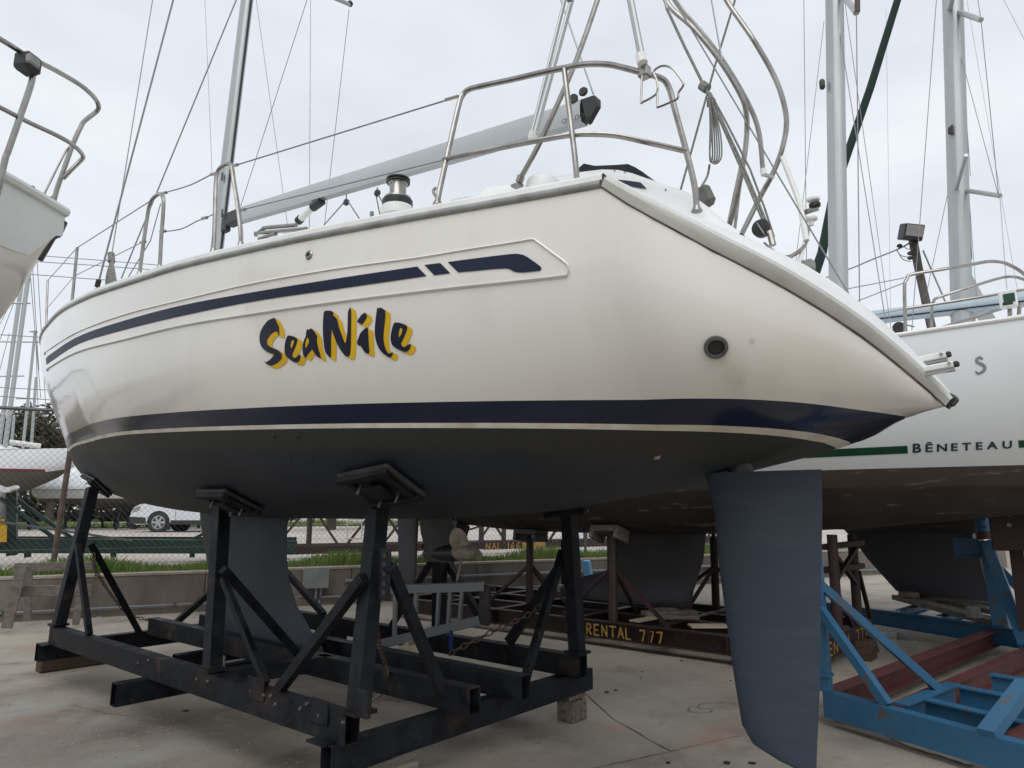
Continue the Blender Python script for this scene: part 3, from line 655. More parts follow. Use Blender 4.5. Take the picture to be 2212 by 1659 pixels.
# cockpit coamings, port and starboard
prof = [(1050, 404), (1106, 399), (1128, 392), (1142, 387), (1190, 383), (1250, 372), (1300, 366), (1335, 367), (1365, 374), (1388, 382), (1420, 393), (1456, 405), (1480, 413), (1500, 425), (1530, 447), (1560, 474), (1600, 502)]
pp = [av(x, y, 2.92) for x, y in prof]
pp = [(p.y, p.z) for p in pp]
for sg in (-1, 1):
    rows = []
    for (u, z) in pp:
        vb = .71
        zb = (ZS(u) if u > 1.47 else 2.16 + (u - .51) * .93) - (.05 if u > 1.47 else .2)
        z = max(z, zb + .03)
        rows.append([P(u, VC + sg * (vb + .16), zb), P(u, VC + sg * (vb + .1), zb + (z - zb) * .55), P(u, VC + sg * (vb + .06), zb + (z - zb) * .88), P(u, VC + sg * vb, z), P(u, VC + sg * (vb - .2), z - .01), P(u, VC + sg * (vb - .26), zb)])
    CG = MB().grid(rows); cob = CG.build('cockpit_coaming', 'gelw', BOAT, angle=50)
    if sg < 0: CBV = BVHTree.FromPolygons(CG.v, CG.f); CPORT = cob
def cdec(name, m, poly, off=.004):
    pts = []
    for x, y in poly:
        d = ray(x, y); loc, n, i, _ = CBV.ray_cast(CAM, d)
        if loc is None: return
        if n.dot(d) > 0: n = -n
        pts.append(loc + n * off)
    MB().add(pts, [tuple(range(len(pts)))]).build(name, m, CPORT, smooth=False)
cdec('dark_panel', 'navy', [(1334, 389), (1356, 391), (1384, 395), (1398, 409), (1378, 406), (1356, 402)])
cdec('locker_slot', 'navy', [(1262, 386), (1280, 384), (1283, 391), (1280, 396), (1262, 398)])
cdec('locker_slot', 'navy', [(1226, 390), (1241, 388), (1241, 398), (1228, 400)])
for x, y in ((1328, 370), (1350, 373), (1208, 379), (1438, 411)): cdec('snap_fastener', 'black', [(x - 2, y), (x, y - 2), (x + 2, y), (x, y + 2)])
# bulge on the coaming (winch island)
c0 = av(1172, 392, 2.8); r0 = pm(c0, 35)
MB().lathe(c0 - Vector((0, 0, .06)), [(r0 * 1.15, -.08), (r0 * 1.05, .02), (r0, .055), (r0 * .9, .07), (r0 * .3, .075)], n=28).build('winch_island', 'gelw', BOAT, angle=60)
# folded spray hood
cv = [av(x, y, 3.25) for x, y in ((1236, 378), (1246, 366), (1261, 353), (1285, 358), (1331, 356), (1356, 354), (1372, 361), (1388, 371), (1407, 391), (1385, 400), (1330, 398), (1280, 392))]
MB().prism(cv, (.75, 0, 0)).build('folded_spray_hood', 'canvas', BOAT, smooth=False)
# transom : convex skin between the two hull edges, with a rolled skirt round it
SK = .07
ks = [.49, .505, .53, .56, .59, .62, .66, .7, .76, .82, .9, .97, 1.07, 1.16, 1.25, 1.36, 1.47]
BU = tab((.49, 0.), (.62, 0.01), (.73, .03), (.86, .068), (1.0, .085), (1.2, .075), (1.47, .03))
def tn(u):
    a, b = ZT(max(u - .03, .49)), ZT(min(u + .03, 1.469)); t = Vector((min(u + .03, 1.469) - max(u - .03, .49), b - a)).normalized()
    return (-t.y, t.x)
rows = []; srow = {-1: [], 1: []}
for u in ks:
    bq, z = max(BT(u), .05), ZT(u); n = (-.66, .75)
    r = []
    hgt = BU(u); SK = .045 + .018 * math.sin(math.pi * min(1, (u - .49) / .98))
    for k in range(-10, 11):
        x = k / 10; o = SK + .012 + (hgt) * (1 - abs(x) ** 4)
        r.append(P(u + n[0] * o, VC + x * (bq - .012), z + n[1] * o))
    rows.append(r)
    for sg in (-1, 1):
        e = [(0.004, 0), (.010, .006), (.016, .03), (.018, SK * .8), (.014, SK * .97), (-.012, SK + .012)]
        srow[sg].append([P(u + n[0] * b_, VC + sg * (bq + a), z + n[1] * b_) for a, b_ in e])
MB().grid(rows).build('transom', 'gelw', BOAT, angle=70)
for sg in (-1, 1):
    MB().grid(srow[sg]).build('transom_skirt', 'skirt', BOAT, angle=28)
    MB().tube([P(u - .002, VC + sg * (max(BT(u), .05) + .004), ZT(u) + .003) for u in ks], .0055, 6).build('skirt_seam', 'seal', BOAT)
# end cap at the very tip
tip = [r[10] for r in rows[:1]][0]
MB().box(P(.475, VC, 2.1), (.1, .05, .05), Matrix.Rotation(R(40), 3, 'X')).build('tip_cap', 'black', BOAT, bevel=.01)
# exhaust outlet, vents on the topside
def hitn(x, y):
    d = ray(x, y); loc, n, i, _ = BV.ray_cast(CAM, d)
    if n.dot(d) > 0: n = -n
    return loc, n
loc, n = hitn(1546, 749)
r_ = pm(loc, 26)
stain(M['gel'], loc + Vector((0, -.03, -.14)), (.25, .1, .2), (.36, .29, .22), .55, 9.)
stain(M['gel'], hit(1625, 738), (.02, .02, .02), (.4, .37, .32), .6, 9.)
ex = MB().lathe(loc, [(r_ * .95, 0), (r_, .012), (r_ * .93, .022), (r_ * .7, .024), (r_ * .66, .01), (r_ * .6, -.004)], n, 28); ex.f = ex.f[:-1]
ex = ex.build('exhaust_outlet', mat('weathered_rubber', (.05, .055, .05), .6, c2=(.1, .105, .095), scale=25), BOAT, angle=50)
MB().lathe(loc, [(r_ * .62, .0005), (r_ * .62, .006)], n, 24).build('outlet_mouth', 'black', ex, smooth=False)
loc, n = hitn(668, 551); r_ = pm(loc, 10.5)
v_ = MB().lathe(loc, [(r_, 0), (r_, .004), (r_ * .8, .009), (r_ * .5, .009), (r_ * .42, .002)], n, 20).build('vent_fitting', 'steel', BOAT)
MB().lathe(loc, [(r_ * .4, .003), (r_ * .38, .006)], n, 12).build('vent_hole', 'black', v_, smooth=False)
for x, y, s_ in ((591, 941, 5), (643, 943, 5.5), (671, 990, 6), (624, 993, 4.5)):
    loc, n = hitn(x, y); r_ = pm(loc, s_)
    MB().lathe(loc, [(r_, 0), (r_ * .9, .008), (r_ * .5, .009), (r_ * .35, .002)], n, 14).build('through_hull', 'anti', BOAT)
for q_ in ([(172, 961), (176, 962), (180, 969), (177, 970)], [(181, 961), (185, 962), (188, 969), (185, 970)]): decal('draught_mark', 'black', [[q_]], .003, BOAT)
for a in ((1420, 986), (1418, 990)): 
    loc, n = hitn(*a); MB().box(loc, (.004, .03, .012)).build('paint_nick', 'pale', BOAT, smooth=False)
# keel
def foil(stations, name, m, parent, n=12, origin=None):
    """stations: (z, u_lead, u_trail, half thickness, v)"""
    rows = []
    for z, ul, ut, th, vv in stations:
        r = []
        for k in range(2 * n + 1):
            t = k / n if k <= n else (2 * n - k) / n; sg = -1 if k <= n else 1
            x = (1 - math.cos(math.pi * t)) / 2
            y = th * 2.6 * (.2969 * math.sqrt(max(x, 0)) - .126 * x - .3516 * x * x + .2843 * x ** 3 - .1015 * x ** 4) / .26
            r.append(P(ul + (ut - ul) * x, vv + sg * y, z))
        rows.append(r)
    mb = MB().grid(rows); c = len(rows[0])
    for base in (0, (len(rows) - 1) * c):
        for k in range(n): mb.f.append((base + k, base + k + 1, base + 2 * n - k - 1, base + 2 * n - k))
    return mb.build(name, m, parent, origin=origin, merge=True, angle=50)
M['keel'] = mat('keel_antifouling', (.012, .016, .025), .6, c2=(.024, .032, .046), scale=1.5, bump=.15, bscale=90)
foil([(1.60, 7.36, 5.66, .1, VC), (1.5, 7.33, 5.72, .1, VC), (1.25, 7.2, 5.71, .1, VC), (1.02, 7.07, 5.65, .1, VC), (.8, 6.92, 5.5, .1, VC), (.62, 6.8, 5.28, .11, VC), (.5, 6.72, 5.1, .12, VC), (.42, 6.66, 5.06, .12, VC), (.40, 6.55, 5.15, .09, VC)], 'keel', 'keel', BOAT)
foil([(1.84, 1.69, 1.03, .05, VC), (1.81, 1.66, 1.05, .06, VC), (1.62, 1.62, 1.06, .062, VC), (1.3, 1.605, 1.09, .06, VC), (1.02, 1.58, 1.115, .056, VC), (.75, 1.555, 1.14, .05, VC), (.55, 1.53, 1.165, .045, VC), (.47, 1.48, 1.175, .04, VC), (.42, 1.36, 1.18, .03, VC), (.395, 1.27, 1.185, .015, VC)][1:], 'rudder', 'rud', BOAT, n=16)
MB().lathe(P(1.46, VC, 1.79), [(.06, 0), (.065, .03), (.055, .1)], n=16).build('rudder_bearing', 'black', BOAT)
# sail drive and propeller
sdv = MB()
fo = foil([(1.62, 3.95, 3.6, .07, VC), (1.45, 3.92, 3.62, .06, VC), (1.32, 3.86, 3.6, .06, VC), (1.25, 3.86, 3.58, .055, VC)], 'sail_drive', 'black', BOAT)
hub = P(3.43, VC, 1.325)
MB().lathe(P(3.9, VC, 1.3), [(.02, 0), (.05, .05), (.062, .15), (.06, .3), (.045, .36)], (0, -1, .05), 18).build('gear_housing', 'black', fo)
pr = MB().lathe(P(3.58, VC, 1.32), [(.05, 0), (.052, .05), (.048, .12), (.03, .16), (.012, .175)], (0, -1, .05), 18).build('propeller_hub', 'bronze', fo)
def blade(ang, parent, hubp=P(3.5, VC, 1.32), rr=.2, w=.058, ax=Vector((0, 1, 0)), m='bronze'):
    rad = Vector((math.cos(ang), 0, math.sin(ang))); tan = Vector((-math.sin(ang), 0, math.cos(ang)))
    rows = []
    for i in range(9):
        t = i / 8; r_ = .035 + (rr - .035) * t; wd = w * math.sqrt(max(.002, 1 - (2 * (t ** .8) - .95) ** 2)) + .012 * (1 - t)
        pitch = R(62 - 38 * t); d = tan * math.cos(pitch) + ax * math.sin(pitch); nn = rad.cross(d)
        rows.append([hubp + rad * r_ + d * wd * c + nn * .006 * (1 - c * c) * s for c, s in ((-1, 1), (-.5, 1), (0, 1), (.5, 1), (1, 1), (.5, -1), (0, -1), (-.5, -1), (-1, 1))])
    mb = MB().grid(rows); mb.f.append(tuple(range(8 * 9, 9 * 9 - 1)))
    return mb.build('propeller_blade', m, parent, merge=True, angle=60)
for a in (R(118), R(-4), R(-108)): blade(a, fo)
# transom fittings
st_ = av(1665, 545, VC - .1)
MB().box(av(1678, 548, 3.5), (.09, .012, .16), Matrix.Rotation(R(-38), 3, 'X')).build('backstay_chainplate', 'steel', BOAT, bevel=.004)
lg = MB().lathe(av(1506, 461, 2.95), [(.001, 0), (.055, 0), (.06, .004), (.05, .008)], (-.3, -.5, .6), 24).build('transom_badge', 'navy', BOAT, angle=30)
lg['label'] = 'small oval blue and silver badge'
# folded stern ladder arms
for (x0, y0, x1, y1, vv) in ((1962, 783, 2046, 766, 3.95), (1990, 800, 2062, 787, 3.45)):
    a, b = av(x0, y0, vv), av(x1, y1, vv); w_ = pm(b, 15)
    am = MB().beam(a, b, .035, w_ * .95); am = am.build('ladder_arm', 'gelw', BOAT, bevel=.006)
    MB().beam(b - (b - a).normalized() * .01, b + (b - a).normalized() * .018, .03, w_ * .8).build('hinge', 'black', am, bevel=.006)
    MB().lathe(b - (b - a) * .12 - Vector((.026, 0, 0)), [(w_ * .28, -.012), (w_ * .2, .0)], (1, 0, 0), 10).build('bolt', 'steel', am)
    MB().beam(a - Vector((0, 0, w_ * .75)), b - Vector((0, 0, w_ * .75)), .02, .012).build('ladder_rail', 'steel', am)
# winch
wc = av(858, 458, 2.36); ws = pm(wc, 1)
wn = MB().lathe(wc - Vector((0, 0, .03)), [(36 * ws, 0), (36 * ws, 8 * ws + .02), (33 * ws, 14 * ws + .02)], n=28).build('winch', 'gelw', BOAT)
MB().lathe(wc + Vector((0, 0, 9 * ws)), [(32 * ws, 0), (33 * ws, 3 * ws), (33 * ws, 16 * ws), (30 * ws, 18 * ws)], n=28).build('winch_base', 'black', wn)
MB().lathe(wc + Vector((0, 0, 27 * ws)), [(31 * ws, 0), (29 * ws, 5 * ws), (20 * ws, 9 * ws), (18 * ws, 14 * ws), (18 * ws, 36 * ws), (21 * ws, 38 * ws)], n=28).build('winch_drum', 'steel', wn)
MB().lathe(wc + Vector((0, 0, 65 * ws)), [(20 * ws, 0), (26 * ws, 2 * ws), (26 * ws, 4 * ws), (22 * ws, 6 * ws), (26 * ws, 8 * ws), (26 * ws, 11 * ws), (16 * ws, 15 * ws)], n=28).build('self_tailer', 'black', wn)
# mast, boom, vang
mt = MB()
m0, m1 = av(466, 560, VC), av(553, -160, VC)
def ell(a, b, rx, ry, m=20):
    a, b = Vector(a), Vector(b); d = (b - a).normalized(); y = Vector((0, 1, 0)); y = (y - d * y.dot(d)).normalized(); x = d.cross(y)
    rows = []
    for p in (a, b): rows.append([p + x * rx * math.cos(2 * math.pi * k / m) + y * ry * math.sin(2 * math.pi * k / m) for k in range(m + 1)])
    return MB().grid(rows)
md = (m1 - m0).normalized(); m0b = m0 - md * 1.0; mtop = m0 + md * ((13.0 - m0.z) / md.z)
MAST = ell(m0b, mtop, .062, .1).build('mast', 'alu', BOAT)
MB().beam(m0b + Vector((0, -.104, 0)), mtop + Vector((0, -.104, 0)), .022, .016, (0, 1, 0)).build('sail_track', 'black', MAST)
for y_ in (381, 460): MB().box(av(480, y_, VC - .075), (.012, .035, .1)).build('halyard_slot', 'black', MAST, bevel=.006)
bA, bB = av(521, 465, VC), av(1262, 242, VC)
def boomsec(p, s):
    return [p + Vector((x * s, 0, z * s)) for x, z in ((-.042, -.1), (.042, -.1), (.06, -.03), (.058, .04), (.04, .09), (.015, .105), (-.015, .105), (-.04, .09), (-.058, .04), (-.06, -.03), (-.042, -.1))]
BOOM = MB().grid([boomsec(bA + (bB - bA) * i / 10, .88) for i in range(11)]).build('boom', 'boom', BOAT, angle=25)
MB().beam(bA + Vector((0, .25, .01)), bA + Vector((0, -.05, -.01)), .11, .16).build('gooseneck', 'black', BOOM, bevel=.015)
MB().box(bA + Vector((0, .33, .0)), (.08, .1, .22)).build('mast_bracket', 'black', BOOM, bevel=.015)
en = [av(x, y, VC - .04) for x, y in ((1254, 214), (1283, 204), (1291, 212), (1291, 228), (1284, 240), (1272, 262), (1266, 266), (1262, 250), (1258, 235))]
MB().prism(en, (.045, 0, 0)).build('boom_end_fitting', 'black', BOOM, bevel=.006)
MB().lathe(av(1260, 198, VC - .02), [(.028, -.012), (.034, 0), (.028, .012)], (1, .2, 0), 14).build('sheave_block', 'black', BOOM)
MB().lathe(av(1239, 213, VC - .04), [(.03, -.012), (.034, 0), (.03, .012)], (1, .2, 0), 14).build('sheave_block', 'black', BOOM)
txt = bpy.data.curves.new('sparmark', 'FONT'); txt.body = 'OSELDEN'; txt.size = .045; txt.extrude = .0005
def textmesh(body, size, m, fn, name, parent=None, bold=0., extrude=0., origin=None):
    c = bpy.data.curves.new(name, 'FONT'); c.body = body; c.size = size; c.offset = bold; c.align_x = 'LEFT'
    o = bpy.data.objects.new(name, c); COL.objects.link(o)
    dg = bpy.context.evaluated_depsgraph_get(); me = bpy.data.meshes.new_from_object(o.evaluated_get(dg))
    COL.objects.unlink(o); bpy.data.objects.remove(o); bpy.data.curves.remove(c)
    mb = MB(); mb.add([fn(v.co.x, v.co.y) for v in me.vertices], [tuple(p.vertices) for p in me.polygons]); bpy.data.meshes.remove(me)
    return mb.build(name, m, parent, origin=origin, smooth=False)
bd = (bA - bB).normalized()
tp = av(1213, 268, VC - .061)
textmesh('OSELDÉN'[0:7], .05, 'black', lambda x, y: tp - bd * x + Vector((-.002, 0, y)), 'spar_maker_mark', BOOM)
# boom blocks and sheets, vang
for (x, y, y2) in ((748, 420, 445), (815, 405, 425)):
    p = av(x, y, VC); q_ = av(x, y2 - 6, VC)
    bl = MB().tube([p, q_], .008, 6).build('boom_strap', 'steel', BOOM)
    MB().lathe(av(x, y2 - 8, VC), [(.02, -.014), (.032, -.01), (.032, .01), (.02, .014)], (1, .1, 0), 14).build('block', 'black', bl)
for pts, vv in ((((748, 432), (700, 486)), VC), (((750, 432), (776, 472)), VC), (((812, 420), (821, 466)), VC), (((817, 420), (836, 455)), VC)):
    MB().tube([av(x, y, vv) for x, y in pts], .006, 6).build('mainsheet', 'rope', BOAT)
vg = MB().tube([av(642, 480, VC), av(678, 446, VC)], .033, 12).build('boom_vang', 'white', BOAT)
MB().tube([av(676, 448, VC), av(695, 434, VC)], .045, 12).build('vang_head', 'black', vg)
MB().tube([av(644, 478, VC), av(650, 472, VC)], .042, 12).build('vang_collar', 'black', vg)
for a, b in (((570, 492), (640, 486)), ((552, 504), (662, 494)), ((560, 516), (596, 505)), ((552, 508), (572, 492)), ((560, 516), (574, 522))):
    MB().tube([av(*a, 3.0), av(*b, 3.0)], .018, 8).build('genoa_car_link', 'steel', BOAT)
MB().prism([av(x, y, 3.1) for x, y in ((610, 505), (632, 493), (650, 494), (660, 500))], (.3, 0, 0)).build('hatch_edge', 'gelw', BOAT, smooth=False)
MB().tube([av(803, 469, 2.3), av(803, 458, 2.3)], .012, 8).build('deck_fitting', 'steel', BOAT)
pd_ = av(995, 432, 2.5)
MB().prism([av(x, y, 2.5) for x, y in ((968, 433), (980, 426), (1005, 421), (1026, 425), (1020, 434), (975, 440))], (.06, 0, 0)).build('deck_organiser', 'gelw', BOAT, bevel=.008)
# spreader seen over the boom
MB().tube([av(557, -75, VC), av(756, 10, 5.0)], .028, 10).build('spreader', 'alu', MAST)
MB().lathe(av(756, 8, 5.0), [(.03, -.03), (.045, 0), (.03, .03)], n=10).build('spreader_tip', 'black', MAST)
# standing rigging
def wires(lst, m='wire', name='shroud', parent=BOAT, n=5):
    for a, va, b, vb, r in lst:
        p, q_ = av(*a, va), av(*b, vb); e = (p - q_).normalized()
        if a[1] <= 0 and e.z > .3: p = p + e * ((12.8 - p.z) / e.z)
        if parent is BOAT and q_.z > 3.25 and e.z > .3 and q_.x > VC + .3: q_ = q_ - e * ((q_.z - 3.2) / e.z)
        MB().tube([p, q_], r, n).build(name, m, parent)
wires([((385, -40), 2.3, (207, 633), 2.1, .0085), ((336, -40), 2.6, (240, 560), 2.12, .005), ((441, -40), VC, (458, 372), VC, .0035), ((527, -40), 2.5, (262, 602), 2.1, .006),
       ((548, -40), 4.6, (622, 492), 5.2, .004), ((671, -40), 5.2, (668, 497), 5.2, .006), ((754, 20), 5.0, (697, 520), 5.1, .005), ((676, -40), VC, (520, 445), VC, .004),
       ((1198, -40), VC, (1282, 203), VC, .007)])
for x0, y0, x1, y1 in ((205, 636, 214, 604), ):
    a, b = av(x0, y0, 2.1), av(x1, y1, 2.1); MB().tube([a, a + (b - a) * .4], .012, 8).build('turnbuckle', 'steel', BOAT); MB().tube([a + (b - a) * .5, b], .022, 8).build('turnbuckle_cover', 'black', BOAT)
rp = MB()
for k in range(9):
    x = 240 + (k - 4) * 2.6
    rp.tube(curve([av(242, 560, 2.12), av(240 + (k - 4) * 1.6, 585, 2.1), av(x, 612, 2.1), av(x * .5 + 120, 618, 2.1)]), .009, 5)
rp.tube([av(240, 548, 2.12), av(241, 566, 2.12)], .03, 8)
rp.build('halyard_coil', 'rope', BOAT)
# stanchions and lifelines (port), mirrored simply to starboard
SS = 'steel'
def deckpt(u, sg=-1): return sheer(u, sg, -.045, .06)
def u_at(px):
    lo, hi = 1.5, 9.0
    for _ in range(40):
        m_ = (lo + hi) / 2; d = deckpt(m_) - CAM
        x = 1106 + FPX * d.dot(RT) / d.dot(FW)
        if x > px: lo = m_
        else: hi = m_
    return lo
def top_at(px, py, u): return av(px, py, deckpt(u).x)
st = []
for bx, tx, ty in ((155, 167, 535), (99, 103, 606)):
    u = u_at(bx); b_ = deckpt(u); t_ = top_at(tx, ty, u); st.append((u, t_))
    so = MB().tube([b_, t_], .0125, 8).build('stanchion', SS, BOAT); MB().lathe(b_, [(.024, -.01), (.022, .012), (.015, .035)], n=10).build('stanchion_base', SS, so)
def gate(pts, bases):
    vs = []
    n = len(pts)
    uu = [u_at(b) for b in bases]
    P3 = []
    for i, (x, y) in enumerate(pts):
        t = i / (n - 1); vv = deckpt(uu[0]).x * (1 - t) + deckpt(uu[1]).x * t
        P3.append(av(x, y, vv))
    g = MB().tube(curve(P3, 6), .0135, 8).build('gate_stanchion', SS, BOAT)
    for p in (P3[0], P3[-1]): MB().lathe(p - Vector((0, 0, .02)), [(.028, -.01), (.024, .015), (.016, .045)], n=10).build('stanchion_base', SS, g)
    return P3
g1 = gate([(461, 545), (464, 470), (466, 400), (470, 372), (480, 359), (494, 354), (501, 362), (505, 390), (513, 440), (520, 500), (520, 532)], (461, 520))
g2 = gate([(301, 595), (308, 540), (318, 470), (324, 440), (334, 425), (346, 419), (352, 426), (353, 450), (348, 520), (345, 581)], (301, 345))
def rope_line(ptsv, r, name='lifeline', m='wire'):
    MB().tube(ptsv, r, 6).build(name, m, BOAT)
push_front = av(998, 206, 2.36)
rope_line([push_front, av(506, 358, 2.06)], .0045)
MB().tube([av(962, 216, 2.33), av(990, 208, 2.35)], .009, 8).build('lifeline_fitting', SS, BOAT)
rope_line([av(953, 347, 2.28), av(524, 453, 2.02)], .0035)
rope_line(curve([av(462, 374, 2.0), av(410, 400, 1.97), av(353, 417, 1.95)]), .0045)
rope_line(curve([av(348, 501, 1.95), av(390, 495, 1.97), av(425, 478, 2.0), av(441, 472, 2.02), av(463, 462, 2.04)]), .004)
rope_line([av(325, 434, 1.92), st[0][1], st[1][1]], .0045)
m1_ = st[0][0]; lowA = deckpt(m1_) + (st[0][1] - deckpt(m1_)) * .5; lowB = deckpt(st[1][0]) + (st[1][1] - deckpt(st[1][0])) * .48
rope_line([av(308, 523, 1.92), lowA, lowB], .0035)
rope_line([av(347, 440, 1.93), av(325, 520, 1.92), av(272, 607, 1.9)], .004, 'gate_brace')
for x, y, vv in ((508, 357, 2.06), (461, 376, 2.0), (354, 417, 1.95), (524, 454, 2.02), (352, 500, 1.95), (309, 523, 1.92), (442, 471, 2.02)):
    MB().tube([av(x - 5, y + 1, vv), av(x + 5, y - 1, vv)], .011, 8).build('lifeline_fitting', SS, BOAT)
# pushpit
def tubev(lst, r, name, m='steel', n=10, k=6, parent=None):
    return MB().tube(curve([av(x, y, v) for x, y, v in lst], k), r, n).build(name, m, parent if parent is not None else BOAT)
pu = tubev([(945, 437, 2.24), (951, 405, 2.25), (970, 320, 2.29), (990, 232, 2.33), (999, 206, 2.35), (1014, 193, 2.36), (1045, 185, 2.37), (1110, 171, 2.4), (1170, 157, 2.42), (1218, 147, 2.44), (1262, 139, 2.47), (1310, 139, 2.52), (1345, 146, 2.57), (1390, 158, 2.64), (1420, 166, 2.7), (1437, 176, 2.73), (1448, 198, 2.75), (1460, 245, 2.76), (1482, 325, 2.78), (1500, 400, 2.79), (1505, 450, 2.79)], .0145, 'pushpit')
tubev([(957, 345, 2.27), (1010, 334, 2.3), (1080, 320, 2.36), (1150, 306, 2.4), (1225, 293, 2.46), (1270, 290, 2.5), (1330, 293, 2.57), (1400, 308, 2.66), (1484, 327, 2.78)], .013, 'pushpit_rail', parent=pu)
tubev([(1219, 149, 2.44), (1226, 210, 2.45), (1236, 290, 2.46), (1244, 360, 2.47), (1246, 396, 2.48)], .0135, 'pushpit_leg', parent=pu)
for x, y, vv in ((945, 437, 2.24), (1246, 396, 2.48), (1505, 450, 2.79)): MB().lathe(av(x, y, vv) - Vector((0, 0, .02)), [(.026, .005), (.022, .015), (.016, .03)], n=12).build('rail_foot', SS, pu)
tubev([(942, 405, 2.25), (936, 414, 2.25), (942, 425, 2.25)], .008, 'cleat_loop', parent=pu)
# starboard pushpit, simple mirror
tubev([(1590, 470, 5.05), (1597, 410, 5.05), (1605, 350, 5.0)], .014, 'pushpit_leg', 'steel', parent=pu)
# horseshoe-buoy holder of bent wire
hs = tubev([(1387, 163, 2.62), (1385, 218, 2.62), (1390, 220, 2.62), (1418, 202, 2.62), (1419, 175, 2.62), (1412, 158, 2.62), (1418, 148, 2.62), (1434, 142, 2.62), (1452, 148, 2.62), (1465, 163, 2.62), (1476, 180, 2.62), (1474, 188, 2.62), (1466, 200, 2.62), (1464, 212, 2.62), (1455, 218, 2.62), (1424, 231, 2.62), (1420, 228, 2.62), (1420, 200, 2.62)], .005, 'buoy_holder', n=6)
# poles above the pushpit
tubev([(1246, -40, 2.9), (1155, 292, 2.75)], .015, 'davit_pole', 'alu', k=1)
tubev([(1230, -40, 2.95), (1146, 300, 2.8)], .012, 'davit_pole', 'alu', k=1)
MB().tube([av(1153, 285, 2.75), av(1150, 300, 2.75)], .026, 10).build('pole_socket', 'white', BOAT)
tubev([(1304, -40, 2.8), (1245, 130, 2.75), (1170, 300, 2.7), (1124, 385, 2.68)], .0145, 'bimini_leg', k=3)
MB().tube([av(1126, 380, 2.68), av(1121, 394, 2.68)], .021, 10).build('leg_clamp', SS, BOAT)
MB().box(av(1117, 401, 2.7), (.05, .06, .018)).build('leg_base', SS, BOAT, bevel=.006)
tubev([(1354, -40, 2.62), (1387, 128, 2.6)], .018, 'antenna_pole', 'alu', k=1)
MB().tube([av(1384, 118, 2.6), av(1388, 136, 2.6)], .025, 10).build('pole_collar', 'white', BOAT)
MB().box(av(1392, 156, 2.64), (.05, .05, .06)).build('rail_clamp', SS, BOAT, bevel=.006)
# bimini bows on the starboard side
tubev([(1420, -40, 3.9), (1447, 14, 3.95), (1497, 60, 4.0), (1556, 132, 4.1), (1600, 205, 4.2), (1612, 245, 4.25), (1613, 290, 4.3), (1606, 350, 4.3), (1590, 430, 4.35), (1577, 482, 4.38), (1572, 505, 4.4)], .018, 'bimini_bow', 'steel')
tubev([(1432, -40, 4.1), (1470, 18, 4.15), (1530, 88, 4.2), (1580, 160, 4.3), (1622, 236, 4.4), (1640, 290, 4.45), (1648, 370, 4.5)], .0165, 'bimini_bow', 'steel')
tubev([(1548, -40, 4.5), (1575, 10, 4.55), (1625, 82, 4.6), (1665, 150, 4.7), (1688, 205, 4.75), (1699, 262, 4.8), (1690, 320, 4.8), (1668, 378, 4.8), (1645, 420, 4.77), (1610, 490, 4.72)], .019, 'bimini_bow', 'steel')
tubev([(1648, 366, 4.5), (1651, 378, 4.5)], .022, 'bow_socket', 'white', k=1)
tubev([(1651, 377, 4.52), (1669, 383, 4.78)], .014, 'bow_clamp', 'steel', k=1)
tubev([(1690, 340, 4.8), (1730, 445, 4.7)], .018, 'antenna_pole', 'white', k=1)
tubev([(1604, 345, 4.9), (1568, 512, 4.85)], .016, 'bimini_strut', 'steel', k=1)
tubev([(1372, -40, 3.3), (1418, -40, 3.9)], .012, 'bimini_bow', 'steel', k=1)
top0 = av(1304, -40, 2.8)
for (x, y, v, k_) in ((1420, -40, 3.9, 0.), (1432, -40, 4.1, .22), (1548, -40, 4.5, -.25)):
    e_ = av(x, y, v); d0 = (av(x, y, v) - av(x + 22, y + 48, v + .05)).normalized()
    o_ = top0 + Vector((0, k_, 0)); m_ = e_.lerp(o_, .5) + Vector((0, 0, .42)); 
    MB().tube(curve([e_, e_ + d0 * .18, m_, o_ + Vector((0, 0, .2)), o_]), .0175, 8).build('bimini_bow', 'steel', BOAT)
for x, y, v in ((1246, -40, 2.9), (1230, -40, 2.95), (1354, -40, 2.62)):
    q0_ = av(x, y, v); q1_ = av(x * .75 + 1150 * .25 if x < 1300 else x + 7, y + 85, v)
    MB().tube([q0_, q0_ + (q0_ - q1_).normalized() * 1.1], .012 if x != 1354 else .018, 8).build('pole_top', 'alu', BOAT)
# backstay and its tackle
bs = tubev([(1428, -40, 3.75), (1441, 20, 3.74), (1522, 188, VC), (1536, 215, VC), (1600, 360, VC), (1652, 485, VC)], .009, 'backstay', 'rope', k=2)
tubev([(1531, 200, VC), (1600, 345, VC), (1668, 510, VC)], .006, 'tackle_line', 'rope', k=2, parent=bs)
tubev([(1534, 200, 3.7), (1620, 365, 3.7), (1672, 512, 3.68)], .006, 'tackle_line', 'rope', k=2, parent=bs)
MB().tube([av(1516, 184, VC), av(1528, 192, VC)], .03, 10).build('rope_knot', 'rope', bs)
MB().lathe(av(1645, 494, VC), [(.02, -.02), (.05, -.016), (.05, .016), (.02, .02)], (1, .1, .1), 16).build('tackle_block', 'black', bs)
MB().beam(av(1636, 482, VC - .03), av(1652, 506, VC - .03), .008, .028, (1, 0, 0)).build('block_cheek', SS, bs, bevel=.003)
MB().tube([av(1662, 500, VC), av(1670, 530, VC)], .018, 8).build('tackle_shackle', SS, bs)
coil = MB()
